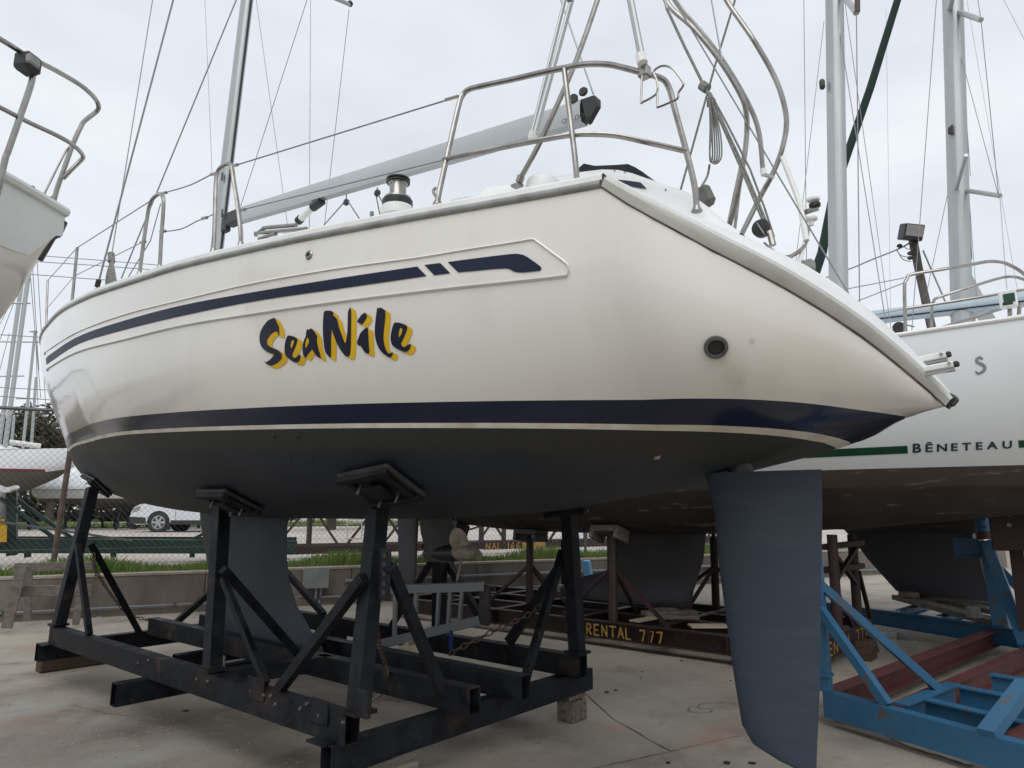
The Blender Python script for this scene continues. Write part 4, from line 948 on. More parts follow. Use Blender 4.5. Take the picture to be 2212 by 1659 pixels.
for k in range(5):
    w = 3 + k * 2.4; x0 = 1541 + (k - 2) * 2.5
    coil.tube(curve([av(1532, 214, VC - .02 * k), av(x0 - w * .6, 270, VC - .02 * k), av(x0 - w, 330, VC - .02 * k), av(x0 - w * .3, 350 + k, VC - .02 * k), av(x0 + w, 338, VC - .02 * k), av(x0 + w * .7, 280, VC - .02 * k), av(1538, 216, VC - .02 * k)], 6), .0048, 5)
for k in range(4): coil.tube(curve([av(1529, 214 + 5 * k, VC), av(1536, 211 + 5 * k, VC - .04), av(1543, 216 + 5 * k, VC)], 5), .009, 5)
coil.tube(curve([av(1533, 355, VC), av(1528, 380, VC), av(1512, 408, VC - .2)]), .007, 5)
coil.build('rope_coil', 'rope', bs)
tubev([(1600, -40, 4.9), (1545, 140, 4.9), (1470, 411, 4.9)], .009, 'flag_halyard', 'rope', k=1)
wires([((1530, -40), VC, (1560, 130), VC, .005), ((1426, -45), 3.75, (1441, 20), 3.74, .010)], name='topping_lift')
# outboard bracket pad and instrument pods on the starboard quarter
MB().box(av(1524, 424, 3.1), (.06, .075, .12), Matrix.Rotation(R(-20), 3, 'X')).build('outboard_pad', mat('grey_block', (.09, .09, .085), .6, c2=(.13, .13, .12), scale=10), BOAT, bevel=.02)
gp = MB().tube([av(1742, 520, 4.6), av(1728, 440, 4.65)], .02, 10).build('antenna_post', 'white', BOAT)
for x, y in ((1757, 432), (1752, 474)):
    c = av(x, y, 4.7); s_ = pm(c, 1)
    MB().lathe(c, [(5 * s_, -14 * s_), (6 * s_, -5 * s_), (13 * s_, -2 * s_), (14 * s_, 2 * s_), (11 * s_, 6 * s_), (4 * s_, 8 * s_)], n=18).build('gps_dome', 'white', gp)
c = av(1760, 443, 4.7); s_ = pm(c, 1)
MB().lathe(c, [(10 * s_, -5 * s_), (12 * s_, -3 * s_), (12 * s_, 3 * s_), (10 * s_, 5 * s_)], n=16).build('gps_base', 'black', gp)
MB().beam(av(1728, 462, 4.7), av(1768, 449, 4.7), .02, .03).build('antenna_arm', 'steel', gp)
MB().tube(curve([av(1746, 490, 4.65), av(1738, 530, 4.6), av(1712, 552, 4.5), av(1695, 556, 4.5)]), .014, 8).build('antenna_bend', 'steel', gp)
MB().tube([av(1745, 500, 4.65), av(1728, 560, 4.55)], .014, 8).build('antenna_brace', 'white', gp)
MB().box(av(1745, 574, 4.6), (.08, .08, .07)).build('junction_box', 'grey', gp, bevel=.01)
# helm wheel guard / far coaming line
wires([((1432, -40), 3.9, (1836, 640), 4.4, .005)], name='backstay_wire')

# lower legs of the starboard tubes, down to the far deck
for x0, y0, v0, x1, y1, v1, r_, m_ in ((1577, 482, 4.38, 1572, 505, 4.4, .018, 'steel'), (1645, 420, 4.77, 1610, 490, 4.72, .019, 'steel'), (1604, 345, 4.9, 1568, 512, 4.85, .016, 'steel'), (1597, 410, 5.05, 1590, 470, 5.05, .014, 'steel'), (1745, 500, 4.65, 1728, 560, 4.55, .014, 'white'), (1738, 530, 4.6, 1712, 552, 4.5, .014, 'steel')):
    a, b = av(x0, y0, v0), av(x1, y1, v1); d_ = (b - a).normalized(); d_ = Vector((d_.x, d_.y, -max(.6, abs(d_.z)))); zt_ = ZT(max(b.y, .6)) + .02
    if b.z > zt_: MB().tube([b, b + d_ * ((b.z - zt_) / -d_.z)], r_, 8).build('lower_leg', m_, BOAT)
c_ = av(1745, 574, 4.6); MB().tube([c_, Vector((c_.x, c_.y, ZT(max(c_.y, .6)) - .05))], .02, 8).build('box_stem', 'grey', BOAT)

# ================================================================ THE BLACK CRADLE UNDER THE BIG BOAT
for x, y, v, r_ in ((571, 1505, 2.5, .16), (440, 1460, 2.5, .12), (760, 1560, 2.5, .1), (805, 1560, 2.5, .1), (700, 1410, 3.4, .16), (500, 1400, 3.3, .14), (950, 1500, 3.0, .12), (1230, 1440, 4.6, .1), (570, 1470, 2.56, .07), (120, 1375, 2.5, .08), (1000, 1560, 3.4, .15)):
    stain(M['blk'], av(x, y, v), (r_, r_ * 1.5, r_ * .8), (.065, .036, .025), .55, 14.)
CR = thing('boat_cradle', P(5.6, VC, .2), 'black steel cradle of box beams and braced posts under the big cream sailboat', 'boat cradle')
def rail(v, u0, u1, zc, h=.16, w=.1, name='rail'):
    return MB().beam(P(u0, v, zc), P(u1, v, zc), w, h, open_=True).build(name, 'blk', CR, smooth=False)
r1 = rail(2.55, 3.28, 7.92, .44); rail(3.40, 3.16, 7.76, .44); rail(3.86, 3.12, 7.6, .44); r4 = rail(4.66, 3.2, 7.9, .44)
def cross(u, v0, v1, zc, h=.16, w=.1):
    return MB().beam(P(u, v0, zc), P(u, v1, zc), w, h, open_=True).build('cross_beam', 'blk', CR, smooth=False)
c1 = cross(3.38, 2.46, 4.98, .28); cross(8.0, 2.44, 4.95, .28)
cu = az(340, 1507, .2).y
cross(cu, 2.28, 4.2, .28); cross(az(425, 1452, .2).y + .2, 3.1, 4.95, .28, .12)
MB().channel(P(4.85, 2.62, .47), P(4.72, 3.42, .47), .12, .1).build('cross_channel', 'blk', CR, smooth=False)
MB().channel(P(6.2, 3.42, .37), P(6.2, 3.86, .37), .12, .06).build('keel_rest', 'blk', CR, smooth=False)
MB().channel(P(5.3, 3.42, .37), P(5.3, 3.86, .37), .12, .06).build('keel_rest', 'blk', CR, smooth=False)
def bolts(pts, par, v):
    for x, y in pts:
        p = av(x, y, v); s_ = .012
        MB().lathe(p, [(s_, -.002), (s_, .006), (s_ * .6, .014)], (-1, -.2, 0), 8).build('bolt', 'galv', par)
bolts([(426, 1467), (450, 1471), (543, 1492), (571, 1501), (586, 1503), (596, 1521)], r1, 2.498)
def post(b, t, w=.105, name='post'):
    return MB().beam(b, t, w, w, (0, 1, 0)).build(name, 'blk', CR, smooth=False, bevel=.004)
def brace(a, b, w=.06, par=None):
    return MB().beam(a, b, w, w, (1, 0, 0)).build('brace', 'blk', par if par is not None else CR, smooth=False, bevel=.003)
posts = {}
for k, (xb, yb, vb, xt, yt, vt) in enumerate(((773, 1545, 2.55, 820, 1062, 2.74), (458, 1448, 2.55, 480, 1086, 2.74), (126, 1354, 2.55, 200, 1054, 2.76), (1247, 1412, 4.66, 1228, 1090, 4.52), (948, 1366, 4.66, 951, 1118, 4.52))):
    b, t = av(xb, yb, vb), av(xt, yt, vt); b.z = .52
    posts[k] = (b, t, post(b, t, .1))
    MB().box(b + Vector((0, 0, .02)), (.14, .16, .02)).build('foot_plate', 'blk', posts[k][2], smooth=False)
b5 = Vector((4.66, posts[2][0].y, .52)); post(b5, Vector((4.5, b5.y, 1.66)), .1)
for a, b, va, vb, w in (((786, 1247), (605, 1488), 2.56, 2.56, .06), ((842, 1222), (958, 1500), 2.62, 3.25, .06), ((482, 1229), (646, 1416), 2.62, 3.4, .06), ((482, 1249), (575, 1478), 2.58, 2.56, .045),
                        ((168, 1176), (193, 1372), 2.57, 2.56, .05), ((195, 1172), (300, 1364), 2.6, 3.35, .06), ((1216, 1190), (1132, 1475), 4.6, 4.0, .055), ((1220, 1210), (1100, 1386), 4.66, 4.66, .07),
                        ((943, 1195), (846, 1352), 4.66, 4.66, .05), ((958, 1202), (1036, 1331), 4.66, 4.62, .06)):
    brace(av(*a, va), av(*b, vb), w)
brace(Vector((4.66, b5.y, 1.2)), Vector((4.66, b5.y - 1.3, .52))); brace(Vector((4.66, b5.y, 1.2)), Vector((3.6, b5.y, .36)))
# slotted lugs on the posts
def lug(x, y, v, w, h, n=4):
    c = av(x, y, v)
    g = MB().box(c, (.012, w, h)).build('slotted_lug', 'blk', CR, bevel=.004)
    for i in range(n): MB().lathe(c + Vector((-.008, 0, h * (.36 - .72 * i / (n - 1)))), [(.017, -.001), (.016, .002)], (-1, 0, 0), 10).build('lug_hole', 'black', g, smooth=False)
    return g
lug(832, 1240, 2.62, .09, .28, 5); lug(1222, 1215, 4.6, .09, .34, 6)
MB().box(av(786, 1520, 2.49), (.03, .09, .14)).build('corner_bracket', 'blk', CR, bevel=.005)
for u_, v_ in ((3.45, 2.5), (3.3, 4.68), (7.9, 2.5)): MB().box(P(u_, v_ + (.0), .36), (.14, .16, .012)).build('weld_plate', 'blk', CR, smooth=False)
bolts([(650, 1530), (664, 1520), (690, 1545), (300, 1432), (322, 1426), (742, 1560)], r1, 2.498)
MB().box(av(552, 1487, 2.492), (.01, .2, .13)).build('splice_plate', 'blk', CR, bevel=.003)
MB().box(av(690, 1536, 2.492), (.01, .16, .13)).build('splice_plate', 'blk', CR, bevel=.003)
# hull pads
def pad(x, y, du, dv, side=-1, par=None):
    if isinstance(x, Vector): loc, n = x, y
    else: loc, n = hitn(x, y)
    n = n.normalized(); a = Vector((0, 1, 0)); a = (a - n * a.dot(n)).normalized(); c = a.cross(n)
    rot = Matrix((a, c, n)).transposed()
    g = MB().box(loc + n * .022, (du, dv, .034), rot).build('hull_pad', 'black', CR, bevel=.018)
    for s_ in (-1, 1): MB().box(loc + n * .055 + c * s_ * dv * .4, (du * .94, .045, .032), rot).build('pad_frame', 'blk', g, bevel=.004)
    for s_ in (-1, 1): MB().box(loc + n * .052 + a * s_ * du * .34, (.04, dv * .7, .02), rot).build('pad_bar', 'blk', g, bevel=.004)
    MB().box(loc + n * .075, (.15, .13, .02), rot).build('swivel_plate', 'blk', g, bevel=.004)
    for i, j in ((-.2, -.1), (.15, -.12), (.2, .1)): MB().tube([loc + n * .04 + a * i * du + c * j * dv * 2, loc + n * .11 + a * i * du + c * j * dv * 2], .008, 6).build('pad_bolt', 'galv', g)
    return g
pad(826, 1040, .42, .34); pad(500, 1074, .42, .34); pad(213, 1043, .66, .3)
for y_ in (posts[3][1], posts[4][1]):
    u = y_.y; vv = 4.55; zz = ZK(u) + .17
    loc, n, i, d_ = BV.find_nearest(Vector((vv, u, y_.z + .05)))
    if n.z > 0: n = -n
    pad(loc, n, .42, .3)
# chains
def chain(name, pts, label, link=.028, r=.0045, m='rust'):
    c = curve(pts, 12); L_ = [0]
    for i in range(1, len(c)): L_.append(L_[-1] + (c[i] - c[i - 1]).length)
    o = thing(name, pts[0], label, 'chain', None); n = int(L_[-1] / (link * 1.55)); par = o
    mb = None; k = 0; base = None
    for j in range(n):
        d = j * link * 1.55; i = 1
        while i < len(c) - 1 and L_[i] < d: i += 1
        p = c[i - 1].lerp(c[i], (d - L_[i - 1]) / max(1e-6, L_[i] - L_[i - 1])); t = (c[i] - c[i - 1]).normalized()
        x = t.cross(Vector((.3, .2, .93))).normalized(); y = t.cross(x)
        if j % 2: x, y = y, -x
        if base is None:
            loop = [Vector((math.cos(a) * link * .5, 0, math.sin(a) * link * .95)) for a in [2 * math.pi * q / 8 for q in range(8)]]
            b = MB().tube([pts[0] + v for v in loop], r, 5, close=True); base = b.build('chain_link', m, o); ob = base
        else:
            ob = base.copy(); COL.objects.link(ob); ob.parent = o
        ob.matrix_local = Matrix.Translation(p - pts[0]) @ Matrix((x, y, t)).transposed().to_4x4()
    return o
chain('chain', [av(199, 1208, 2.6), av(212, 1240, 2.7), av(240, 1285, 2.95), av(275, 1325, 3.2), av(307, 1336, 3.38), av(345, 1344, 3.4), av(378, 1347, 3.4)], 'rusty chain hanging from the leftmost cradle post down to the middle rail')
chain('chain', [av(203, 1200, 2.64), av(205, 1222, 2.66), av(208, 1262, 2.66)], 'short rusty chain end dangling with a hook beside the leftmost cradle post')
chain('chain', [av(1216, 1200, 4.58), av(1200, 1265, 4.5), av(1155, 1318, 4.3), av(1095, 1350, 4.1), av(1045, 1374, 4.0), av(985, 1405, 3.88), av(965, 1418, 3.87)], 'long rusty chain sagging from the right rear cradle post to the inner rail', link=.034, r=.0055)
chain('chain', [av(812, 1345, 2.7), av(818, 1385, 3.0), av(830, 1430, 3.35), av(838, 1446, 3.33), av(836, 1470, 3.33)], 'rusty chain bundle hanging over the rail right behind the nearest cradle post')
# supports under the cradle
TB = (az(217, 1436, 0) + az(83, 1456, 0)) / 2
d_ = (az(217, 1436, 0) - az(83, 1456, 0)).normalized()
tbm = MB().beam(az(83, 1456, 0) - d_ * .02 + Vector((0.03, .07, .1)), az(217, 1436, 0) + d_ * .06 + Vector((.03, .07, .1)), .16, .195)
one('timber_block', tbm, 'timber', TB, 'brown square timber under the far left corner of the black cradle', 'timber', smooth=False, bevel=.012)
cb = P(3.4, 4.78, 0)
o = thing('concrete_block', cb, 'rough pitted concrete block under the right corner of the black cradle', 'concrete block')
MB().box(cb + Vector((0, 0, .075)), (.19, .16, .15)).build('lower_block', 'cmu', o, bevel=.008)
MB().box(cb + Vector((.01, .02, .176)), (.22, .15, .045)).build('cap_stone', 'cmu', o, bevel=.008)
one('wood_plank', MB().box(P(3.3, 2.66, .1) , (.62, .16, .19), Matrix.Rotation(R(-8), 3, 'Z')), 'wood', P(3.3, 2.66, 0), 'weathered grey wood packing under the nearest corner of the black cradle', 'timber', smooth=False, bevel=.008)
# ladder lying on edge across the rails
la, lb = av(800, 1275, 3.9), av(1046, 1267, 4.25); lc, ld = av(800, 1397, 3.9), av(1036, 1340, 4.25)
LD = thing('ladder', (la + lb) / 2, 'aluminium extension ladder lying on its edge on the black cradle', 'ladder')
M['lad'] = mat('ladder_aluminium', (.22, .23, .24), .4, .7, c2=(.22, .23, .24), scale=9)
MB().beam(la, lb, .03, .075).build('side_rail', 'lad', LD, bevel=.004); MB().beam(lc, ld, .03, .075).build('side_rail', 'lad', LD, bevel=.004)
for t in (.06, .23, .42, .62, .72, .82):
    MB().beam(la.lerp(lb, t), lc.lerp(ld, t), .03, .035 if t < .6 else .03, (0, 1, 0)).build('rung', 'lad', LD, bevel=.004)
MB().beam(av(1049, 1262, 4.27), av(1046, 1350, 4.27), .05, .1, (0, 1, 0)).build('rubber_foot', 'black', LD, bevel=.008)
one('strap', MB().beam(av(975, 1362, 4.15), av(973, 1402, 4.15), .03, .012), mat('blue_webbing', (.01, .04, .2), .8, c2=(.01, .03, .15), scale=20), av(975, 1362, 4.15), 'short blue webbing strap hanging below the ladder', 'strap', smooth=False)
pcs = MB()
pz = [av(x, y, 3.95) for x, y in ((853, 1402), (868, 1394), (880, 1386), (884, 1396), (895, 1391), (905, 1405), (880, 1410))]
one('paper_scrap', MB().prism(pz, (.12, .05, 0)), 'pale', pz[0], 'torn pale paper scrap lying on the inner cradle rail', 'paper', smooth=False)
pz = [az(x, y, .44) for x, y in ((473, 1393 + 40), (482, 1393 + 40))]
MB().box(av(480, 1429, 3.1), (.01, .09, .1)).build('gusset_plate', 'wood', CR, bevel=.003)
stk = one('stick', MB().tube([az(1024 / 1.8517 + 247, 1515, 0) if 0 else az(798, 1516, .01), az(823, 1497, .01)], .008, 6), 'pale', az(798, 1516, 0), 'thin pale stick on the concrete inside the black cradle', 'stick')

# ================================================================ WOODEN SAWHORSE, FAR LEFT
sh_ = thing('sawhorse', wp(-.3, -1, 0), 'weathered grey wooden trestle standing before the wall at the far left', 'sawhorse')
def spx(x, y, t): # on a plane parallel to the wall, t metres in front
    d = ray(x, y); n = WN; k = (wp(0, t, 0) - CAM).dot(n) / d.dot(n); return CAM + d * k
for (x0, y0, x1, y1, t, w) in ((14, 1357, 48, 1222, -1.15, .13), (59, 1340, 62, 1232, -.55, .1), (163, 1350, 172, 1290, -1.05, .09)):
    MB().beam(spx(x0, y0, t), spx(x1, y1, t), w, .05, tuple(WN)).build('trestle_leg', 'wood', sh_, smooth=False, bevel=.004)
MB().beam(spx(30, 1226, -.9), spx(200, 1222, -.9), .05, .12).build('trestle_top', 'wood', sh_, smooth=False, bevel=.004)
MB().beam(spx(30, 1278, -1.02), spx(198, 1274, -1.02), .04, .15).build('trestle_rail', 'wood', sh_, smooth=False, bevel=.004)

# ================================================================ CHAIN-LINK FENCE ON THE WALL
FT = 1.05
def fx(x, y): return spx(x, y, FT)
zt_ = fx(50, 883).z; zb_ = WH
FE = thing('chain_link_fence', wp(0, FT, WH), 'grey chain-link fence with rusty posts above the retaining wall', 'fence')
def sof(p): return (Vector(p) - W0).dot(WD)
f0, f1 = -3.6, 15.5
def wires_fence():
    mb = MB(); w_, h_ = .1, .052; n = int((f1 - f0) / w_); rows = int((zt_ - zb_) / h_) + 1; r = .0032
    for i in range(n):
        x0 = f0 + i * w_
        pts = []
        for j in range(rows + 1):
            z = zb_ + j * h_; x = x0 + (w_ * .5 if (j % 2) else -w_ * .02)
            pts.append((x, z))
        for sgn in (1, -1):
            vs = []; k = len(mb.v)
            for (x, z) in pts:
                c = wp(x0 + (x - x0) * sgn, FT + .004 * sgn, z)
                mb.v += [c + WD * r, c - WD * r * .5 + WN * r * .8, c - WD * r * .5 - WN * r * .8]
            for j in range(rows):
                for q in range(3):
                    a = k + j * 3 + q; b = k + j * 3 + (q + 1) % 3; mb.f.append((a, b, b + 3, a + 3))
    return mb
o = wires_fence().build('mesh', 'galv', FE, smooth=False); o['kind'] = 'stuff'
MB().tube([wp(f0, FT, zt_), wp(f1, FT, zt_)], .03, 10).build('top_rail', 'galv', FE)
MB().tube([wp(f0, FT, zb_ + .35), wp(f1, FT, zb_ + .35)], .004, 5).build('tension_wire', 'galv', FE)
pb = spx(117, 1205, FT); pt_ = spx(148, 1000, FT); dd = (pt_ - pb).normalized()
MB().tube([pb - dd * .1, pb + dd * 2.9], .045, 10).build('leaning_post', 'rpost', FE)
for px in (1400, 1265): 
    p = spx(px, 1200, FT); MB().tube([Vector((p.x, p.y, WH - .05)), Vector((p.x, p.y, zt_))], .03, 10).build('post', 'galv', FE)
for s_ in (-3.5, 3.6, 14.9): MB().tube([wp(s_, FT, WH - .05), wp(s_, FT, zt_)], .03, 10).build('post', 'galv', FE)

# ================================================================ SECOND SAILBOAT (white hull, green stripe)
class Hull:
    def __init__(s, vc, bt, zt, zk, pp, us): s.vc, s.bt, s.zt, s.zk, s.pp, s.us = vc, bt, zt, zk, pp, us
    def hb(s, u, z):
        zk, zt = s.zk(u), s.zt(u); t = min(max((z - zk) / (zt - zk), 0), 1); p = s.pp(u); return s.bt(u) * (1 - (1 - t) ** p) ** (1 / p)
    def band(s, fa, fb, n, pw=1.):
        mb = MB()
        for sg in (-1, 1):
            rows = []
            for u in s.us:
                a, b = min(max(fa(u), s.zk(u)), s.zt(u)), min(max(fb(u), s.zk(u)), s.zt(u))
                rows.append([s.pt(u, a + (b - a) * (1 - (1 - i / n) ** pw if pw != 1 else i / n), sg) for i in range(n + 1)])
            mb.grid(rows)
        return mb
    def pt(s, u, z, sg=-1): return P(u, s.vc + sg * s.hb(u, z), z)
    def deck(s, dz=.02, cam=.06): return MB().grid([[P(u, s.vc + s.bt(u) * .985 * k / 6, s.zt(u) + dz + cam * (1 - (k / 6) ** 2)) for k in range(-6, 7)] for u in s.us])
V2 = 8.6
H2 = Hull(V2, tab((-4, .03), (-3.4, .45), (-2, 1.0), (-.5, 1.33), (1, 1.55), (3, 1.72), (5, 1.75), (8, 1.55), (10.6, 1.2)), tab((-4, 3.42), (0, 3.23), (4, 3.14), (10.6, 3.12)),
          tab((-4, 3.2), (-3.6, 2.6), (-3, 2.2), (-1, 1.78), (1.07, 1.53), (2.5, 1.40), (5, 1.31), (6.6, 1.32), (8.2, 1.42), (9.6, 1.62), (10.6, 2.02)), tab((-4, 1.3), (-1, 1.7), (1.5, 2.3), (5, 2.6), (10.6, 2.4)),
          [-4 + .02, -3.9, -3.7, -3.4, -3] + [-2.6 + .4 * i for i in range(33)] + [10.6])
B2 = thing('sailboat', P(4, V2, 1.3), 'white sailboat with green stripe and dark lettering behind the rudder, on the dark red cradle', 'sailboat')
WL2 = lambda u: 2.01
H2.band(H2.zt, WL2, 16).build('topsides', 'whiteb', B2, merge=True, angle=60)
H2.band(WL2, H2.zk, 20, 2.).build('hull_bottom', 'anti2', B2, merge=True, angle=60)
H2.deck().build('deck', 'gelw', B2)
us = [u for u in H2.us if u < 10.5]
for sg in (-1, 1): MB().tube([H2.pt(u, H2.zt(u), sg) + Vector((0, 0, .012)) for u in us], .022, 8).build('toe_rail', 'white', B2)
full2 = H2.band(H2.zt, H2.zk, 30); BV2 = BVHTree.FromPolygons(full2.v, full2.f)
def hit2(x, y, off=.004):
    d = ray(x, y); loc, n, i, _ = BV2.ray_cast(CAM, d)
    if n.dot(d) > 0: n = -n
    return loc + n * off
def quad2(c, name, m, nx=10):
    (x0, y0), (x1, y1), (x2, y2), (x3, y3) = c
    rows = [[hit2(x0 + (x1 - x0) * i / nx + ((x3 + (x2 - x3) * i / nx) - (x0 + (x1 - x0) * i / nx)) * j / 2, y0 + (y1 - y0) * i / nx + ((y3 + (y2 - y3) * i / nx) - (y0 + (y1 - y0) * i / nx)) * j / 2) for j in range(3)] for i in range(nx + 1)]
    return MB().grid(rows).build(name, m, B2)
quad2([(1500, 984), (1960, 962.5), (1961.5, 979), (1500, 1000)], 'green_stripe', 'bgreen', 24)
quad2([(2199.5, 951), (2290, 946), (2291, 963), (2201, 967)], 'green_stripe', 'bgreen', 4)
l0, l1 = (1970, 977.2), (2189, 967)
sw = 219 / 4.72
def ltr(x, y, cap=1.): return hit2(l0[0] + x, l0[1] - y + (l1[1] - l0[1]) * x / 219, .006)
def word2(body, x0, size, sx):
    textmesh(body, size, 'bl', lambda x, y: ltr(x0 + x * sx, y), 'hull_lettering', B2, bold=.028 * size)
M['bl'] = mat('dark_teal_lettering', (.012, .035, .055), .4, c2=(.02, .045, .06), scale=9)
xs = 0
for ch, w_, sz in (('B', 26, 27), ('Ē', 24, 22.5), ('N', 29, 22.5), ('E', 24, 22.5), ('T', 27, 22.5), ('E', 25, 22.5), ('A', 30, 22.5), ('U', 26, 22.5)):
    c = {'B': 1.3, 'N': 1.42, 'T': 1.4}.get(ch, 1.42)
    word2(ch, xs, sz, c); xs += w_ * 1.05
# seahorse-like swirl emblem on the bow: thick S with a small head and tail fins
sw_ = [(2121, 774), (2116, 772), (2110, 776), (2111, 782), (2118, 786), (2125, 790), (2127, 797), (2121, 804), (2113, 806), (2108, 802)]
c = [(p.x, p.y) for p in curve([(x, y, 0) for x, y in sw_], 5)]
rows = []
for i, (x, y) in enumerate(c):
    a, b = c[max(i - 1, 0)], c[min(i + 1, len(c) - 1)]; dx, dy = b[0] - a[0], b[1] - a[1]; L_ = math.hypot(dx, dy) or 1
    t = i / (len(c) - 1); w_ = 1.2 + 2.6 * math.sin(math.pi * min(1, t * 1.05)) ** .7
    rows.append([hit2(x - dy / L_ * w_, y + dx / L_ * w_), hit2(x + dy / L_ * w_, y - dx / L_ * w_)])
em = MB().grid(rows)
for pl in ([(2112, 774), (2117, 768), (2125, 775), (2120, 778)], [(2107, 800), (2112, 806), (2120, 808), (2113, 810), (2107, 806)]):
    em.add([hit2(x, y) for x, y in pl], [tuple(range(len(pl)))])
em.build('bow_emblem', mat('grey_emblem', (.2, .23, .25), .5, c2=(.25, .28, .3), scale=9), B2, smooth=False)
# bulb keel, rudder, propeller of boat two
foil([(1.40, 3.95, 5.3, .1, V2), (1.0, 4.02, 5.3, .1, V2), (.8, 4.1, 5.45, .1, V2), (.7, 4.13, 5.85, .11, V2), (.62, 4.17, 6.15, .15, V2), (.5, 4.2, 6.3, .2, V2), (.40, 4.25, 6.3, .18, V2), (.36, 4.35, 6.1, .1, V2)], 'keel', 'anti3', B2, n=14)
foil([(1.62, 9.4, 9.98, .05, V2), (1.2, 9.42, 9.95, .05, V2), (.5, 9.44, 9.9, .04, V2), (.38, 9.5, 9.8, .03, V2)], 'rudder', 'anti3', B2)
f2 = MB().tube([P(7.6, V2, 1.45), P(9.0, V2, 1.12)], .016, 8).build('propeller_shaft', 'steel', B2)
MB().tube([P(8.9, V2, 1.15), P(8.85, V2, 1.5)], .02, 8).build('shaft_strut', 'black', f2)
MB().lathe(P(9.0, V2, 1.12), [(.03, 0), (.04, .05), (.02, .13)], (0, 1, -.1), 12).build('propeller_hub', 'dred', f2)
for a in (R(80), R(200), R(-40)): blade(a, f2, P(9.06, V2, 1.11), .26, .075, m='dred')
# pulpit and bow fittings
def t2(lst, r, name, m='steel', par=None, k=6): return MB().tube(curve([av(x, y, v) for x, y, v in lst], k), r, 8).build(name, m, par if par is not None else B2)
pp2 = t2([(1957, 736, 7.2), (1955, 680, 7.2), (1954, 618, 7.2), (1959, 603, 7.22), (1969, 593, 7.25), (2040, 581, 7.35), (2100, 571, 7.5), (2134, 565, 7.6), (2160, 566, 7.8), (2182, 573, 7.9), (2212, 592, 8.0), (2260, 640, 8.2)], .016, 'pulpit')
t2([(1956, 667, 7.2), (2080, 648, 7.4), (2280, 614, 7.8)], .014, 'pulpit_rail', par=pp2)
t2([(2012, 728, 7.6), (2013, 665, 7.6), (2017, 651, 7.6), (2026, 643, 7.65), (2090, 622, 7.8), (2159, 601, 8.0), (2189, 598, 8.1), (2212, 604, 8.2), (2260, 625, 8.3)], .014, 'pulpit_rail', par=pp2)
t2([(2014, 713, 7.6), (2174, 664, 7.6)], .013, 'pulpit_brace', par=pp2)
t2([(2182, 706, 7.5), (2181, 655, 7.5)], .018, 'pulpit_leg', par=pp2); t2([(2199, 700, 7.5), (2203, 655, 7.5)], .016, 'pulpit_leg', par=pp2)
c = av(2178, 647, 7.42); nb = MB().box(c, (.12, .13, .15)).build('bow_light', 'white', B2, bevel=.01)
c = av(2180, 643, 7.36); MB().box(c, (.02, .085, .075)).build('green_lens', mat('green_glass', (.0, .06, .035), .2, c2=(.0, .05, .03), scale=5), nb)
c = av(2177, 656, 7.36); MB().box(c, (.02, .075, .025)).build('lens_slot', 'black', nb)
for a, b in (((1954, 600), (1815, 627)), ((1952, 668), (1890, 680)), ((1955, 610), (1700, 710))): wires([(a, 7.2, b, 7.15, .005)], name='lifeline', parent=B2)
MB().lathe(av(1942, 708, 7.6), [(.02, -.03), (.06, -.02), (.06, .02), (.02, .03)], (1, .3, .3), 12).build('furling_block', 'black', B2)
for a, b in (((1942, 708), (1925, 720)), ((1950, 700), (1975, 706)), ((1960, 728), (2010, 712)), ((2033, 717), (2108, 707))): wires([(a, 7.6, b, 7.6, .008)], m='rope', name='control_line', parent=B2)
MB().lathe(av(2110, 700, 7.9), [(.03, -.12), (.045, -.1), (.045, .02), (.02, .06)], n=12).build('deck_cleat', 'steel', B2)
ms2 = ell(av(1799, 660, V2) - Vector((0, 0, 1.0)), av(1792, -760, V2), .075, .11).build('mast', 'alu', B2)
MB().tube([av(1815, -20, V2), av(1850, 27, 7.7)], .035, 8).build('spreader', 'alu', B2)
MB().tube([av(1852, -60, 7.7), av(1852, 26, 7.7)], .03, 8).build('furled_line_cover', mat('brown_cover', (.12, .09, .08), .8, c2=(.09, .07, .06), scale=9), B2)
MB().lathe(av(1776, 183, V2 - .1), [(.02, -.06), (.035, -.04), (.035, .05), (.02, .07)], n=8).build('winch_block', 'black', B2)
wires([((1736, -30), V2, (1742, 560), V2, .005), ((1780, 45), V2, (1716, 590), V2, .004), ((1808, 30), V2, (1916, 712), 7.9, .005), ((1820, -30), V2, (1884, 420), V2, .004), ((1850, 32), 7.7, (1857, 665), 7.5, .006), ((1884, 420), V2, (1925, 712), 8, .004)], name='shroud', parent=B2)
# cabin of boat two
def trunkg(H, u0, u1, hw, h, B, n=10):
    rows = []
    for i in range(n + 1):
        t = i / n; u = u0 + (u1 - u0) * t; hh = h * min(1, 2.5 * t + .25, 2.5 * (1 - t) + .3); zb = H.zt(u) + .05
        rows.append([P(u, H.vc + hw * a, zb + hh * b_) for a, b_ in ((-1, 0), (-.92, .8), (-.6, 1.), (0, 1.1), (.6, 1.), (.92, .8), (1, 0))])
    m = MB().grid(rows); m.f += [tuple(range(7)), tuple(range(n * 7, n * 7 + 7))[::-1]]
    return m.build('cabin_trunk', 'gelw', B, angle=40)
trunkg(H2, 1.5, 7, .95, .4, B2)

